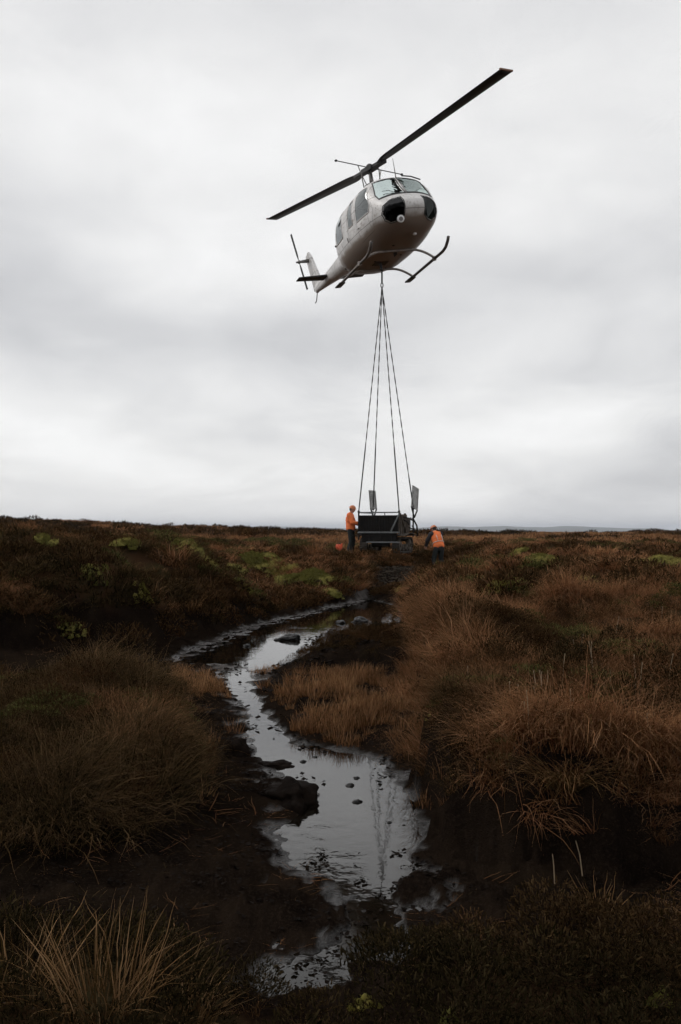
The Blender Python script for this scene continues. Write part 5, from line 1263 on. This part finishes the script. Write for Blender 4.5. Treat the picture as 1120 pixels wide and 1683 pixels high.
def lump(name, px, py, rx, ry, rz, label, cat, m, seed, group=None, zoff=0.0, yaw=0.0, onwater=True, rough=.45):
    d = -WZ * F / (py - HZ); x = (px - 560) / F * d; z = WZ if onwater else hgt(x, d)
    bm = bmesh.new(); bmesh.ops.create_icosphere(bm, subdivisions=4 if rx > .1 else 3, radius=1)
    for v in bm.verts:
        p = v.co.copy(); k = 1 + rough * mnoise.fractal(p * 1.3 + Vector((seed, 0, 0)), 1.0, 2.0, 4)
        v.co = Vector((p.x * rx * k, p.y * ry * k, p.z * rz * k))
    me = bpy.data.meshes.new(name); bm.to_mesh(me); bm.free(); o = obj(name, me, m, smooth=True)
    o.location = (x, d, z + zoff); o.rotation_euler.z = yaw; tag(o, label, cat, group)
lump('peat_lump', 478, 1318, .19, .26, .12, 'large dark peat lump jutting into the near pool', 'peat lump', M_PEAT, 1.0, yaw=.3, zoff=.02)
lump('peat_lump', 385, 1245, .13, .17, .15, 'round peat lump at the foot of the near hag beside the narrows', 'peat lump', M_PEAT, 2.0, zoff=.04)
lump('peat_lump', 455, 1258, .15, .10, .035, 'low flat peat slab awash at the narrow neck of the near pool', 'peat lump', M_PEAT, 3.0)
lump('peat_lump', 500, 1195, .11, .16, .10, 'peat lump on the corner of the sedge shelf', 'peat lump', M_PEAT, 4.0, zoff=.02)
lump('peat_lump', 520, 1105, .22, .26, .12, 'broken peat lump beside the mound in the bend', 'peat lump', M_PEAT, 5.0, zoff=.04)
for k, (px, py, r, lab) in enumerate(((588, 1318, .026, 'small dark stone nearest the middle of the near pool'), (576, 1291, .026, 'dark stone behind the middle stone in the near pool'), (586, 1279, .020, 'small stone in the near pool closest to its far edge'),
        (499, 1252, .022, 'little stone near the flat peat slab'), (518, 1244, .018, 'tiniest stone by the far shore of the near pool'), (640, 1352, .014, 'pebble near the side of the near pool under the russet hag'),
        (478, 1051, .14, 'largest dark stone standing in the upper pool'), (456, 1052, .05, 'small stone beside the largest one in the upper pool'), (406, 1062, .05, 'lone small stone at the dark end of the upper pool'),
        (592, 1022, .13, 'dark stone at the far end of the upper pool'), (560, 1024, .08, 'flat stone between the two big ones in the upper pool'))):
    lump('stone', px, py, r * 1.25, r * 1.4, r * .7, lab, 'stone', M_STONE, k + 10., 'stones in the stream')

def build_litter():
    """weed and peat crumbs lying on the shallows and wet mud"""
    g = np.random.default_rng(77); V, Q = [], []; o = 0
    P = []
    x, y = cands(4.1, 6.2, 900, .1, .6); z, G, W = land(x, y); f = fbm(x / .12, y / .16, 3, 131)
    k = (W < .25) & (G < .05) & (f > np.where(y < 5.3, .05, .42)); P.append(np.c_[x[k], y[k], np.maximum(z[k], WZ) + .004])
    x, y = cands(6.2, 30, 110, .08, 1.4); z, G, W = land(x, y); f = fbm(x / .3, y / .4, 3, 133)
    k = (np.abs(W) < .16) & (f > .15) & (G < .1); P.append(np.c_[x[k], y[k], np.maximum(z[k], WZ) + .004])
    x, y = cands(4.2, 15, 260, .2, .8); z, G, W = land(x, y); f = fbm(x / .35, y / .35, 3, 137)
    k = (W > .1) & (G < .12) & (f > -.05); P.append(np.c_[x[k], y[k], z[k] + .002])
    P = np.vstack(P); n = len(P); s = np.clip(P[:, 1] * .0022, .008, .03) * g.uniform(.5, 1.6, n); a = g.uniform(0, 6.28, n)
    for da, zz in ((0, 0), (1.7, .5), (3.1, 1.0), (4.7, .3)):
        rr = s * g.uniform(.6, 1.3, n); V.append(P + np.c_[np.cos(a + da) * rr, np.sin(a + da) * rr, zz * s * .7])
    V = np.stack(V, 1).reshape(-1, 3); me = np_mesh('peat_crumbs', V, np.arange(4 * n).reshape(-1, 4))
    ob = obj('peat_crumbs', me, M_PEAT); tag(ob, 'dark weed and peat crumbs lying on the shallows', 'debris', kind='stuff')
build_litter()
def build_dead_stems():
    protos = [blades(9, .10, (.06, .22), .0034, (1.2, 1.55), (1.3, 1.62), None, 3, 600 + s, basez=.006) for s in range(4)]
    coll = proto_coll('dead_stem', protos, M_GRASS)
    x, y = cands(4.1, 14, 26, .25, .8); z, G, W = land(x, y); k = (W > .06) & (G < .16) & (rng.random(len(x)) < .35 + .6 * fbm(x / .6, y / .6, 2, 141)); x, y, z = x[k], y[k], z[k]; n = len(x); s = rng.uniform(.6, 1.3, n)
    scatter('dead_grass', 'dead stems and fibres strewn over the bare peat', 'dead grass', coll, np.c_[x, y, z + .006], np.c_[rng.normal(0, .1, n), rng.normal(0, .1, n), rng.uniform(0, 6.28, n)], np.c_[s, s, s], rng.integers(0, 4, n), np.clip(rng.normal(.35, .3, n), 0, 1))
build_dead_stems()

def build_rubble():
    g = np.random.default_rng(91); n = 1800
    x = g.uniform(.9, 2.6, n); y = g.uniform(28.5, 34, n); z, G, W = land(x, y); k = (G < .35) & (W > .1); x, y, z = x[k], y[k], z[k]; n = len(x)
    bm = bmesh.new(); bmesh.ops.create_icosphere(bm, subdivisions=1, radius=1); D = np.array([v.co[:] for v in bm.verts]); T = np.array([[v.index for v in f.verts] for f in bm.faces]); bm.free()
    s = g.uniform(.014, .05, n) * g.uniform(.6, 1.3, n); V = (D[None] * (1 + g.normal(0, .18, (n, len(D), 1)))) * np.stack([s, s * g.uniform(.7, 1.3, n), s * .6], 1)[:, None] + np.c_[x, y, z + s * .2][:, None]
    me = np_mesh('rubble', V.reshape(-1, 3), (T[None] + (np.arange(n) * len(D))[:, None, None]).reshape(-1, 3))
    o = obj('rubble', me, mat('ditch_rubble', (0.06, 0.047, 0.034), .9, var=.85, scale=3.5, spec=.1)); tag(o, 'grey-brown peat rubble in the ditch below the load', 'rubble', kind='stuff')
build_rubble()

def build_bag():
    x, y = -0.04, 35.6; z = hgt(x, y) + .12
    M_BAG = mat('orange_bag', (0.75, 0.10, 0.035), .6, var=.3, scale=12, bump=.5, bscale=20); M_HND = mat('bag_strap', (.05, .04, .035), .8)
    b = empty('dry_bag', (x, y, z)); tag(b, 'small bright orange bag lying in the grass near the standing worker', 'bag')
    bm = bmesh.new(); bmesh.ops.create_icosphere(bm, subdivisions=4, radius=1)
    for v in bm.verts:
        p = v.co.copy(); t = (p.z + 1) / 2; w = .45 + .75 * t ** .8; k = 1 + .22 * mnoise.fractal(p * 1.7, 1, 2, 3)
        cleft = .06 * math.exp(-(p.x / .25) ** 2) * max(0, p.z)
        v.co = Vector((p.x * .13 * w * k, p.y * .10 * w * k, .16 + p.z * .16 * k - cleft))
    me = bpy.data.meshes.new('bag_body'); bm.to_mesh(me); bm.free(); obj('bag_body', me, M_BAG, b, True)
    MB().tube([(-.05, -.07, .27), (-.05, -.13, .33), (.05, -.13, .33), (.05, -.07, .27)], .012, 6).build('carry_handle', M_HND, b, True)
    MB().lathe((0, 0, -.03), (0, 0, 1), [(0, .05), (.05, .065), (.07, .06)], 12).build('bag_base', M_HND, b)
build_bag()
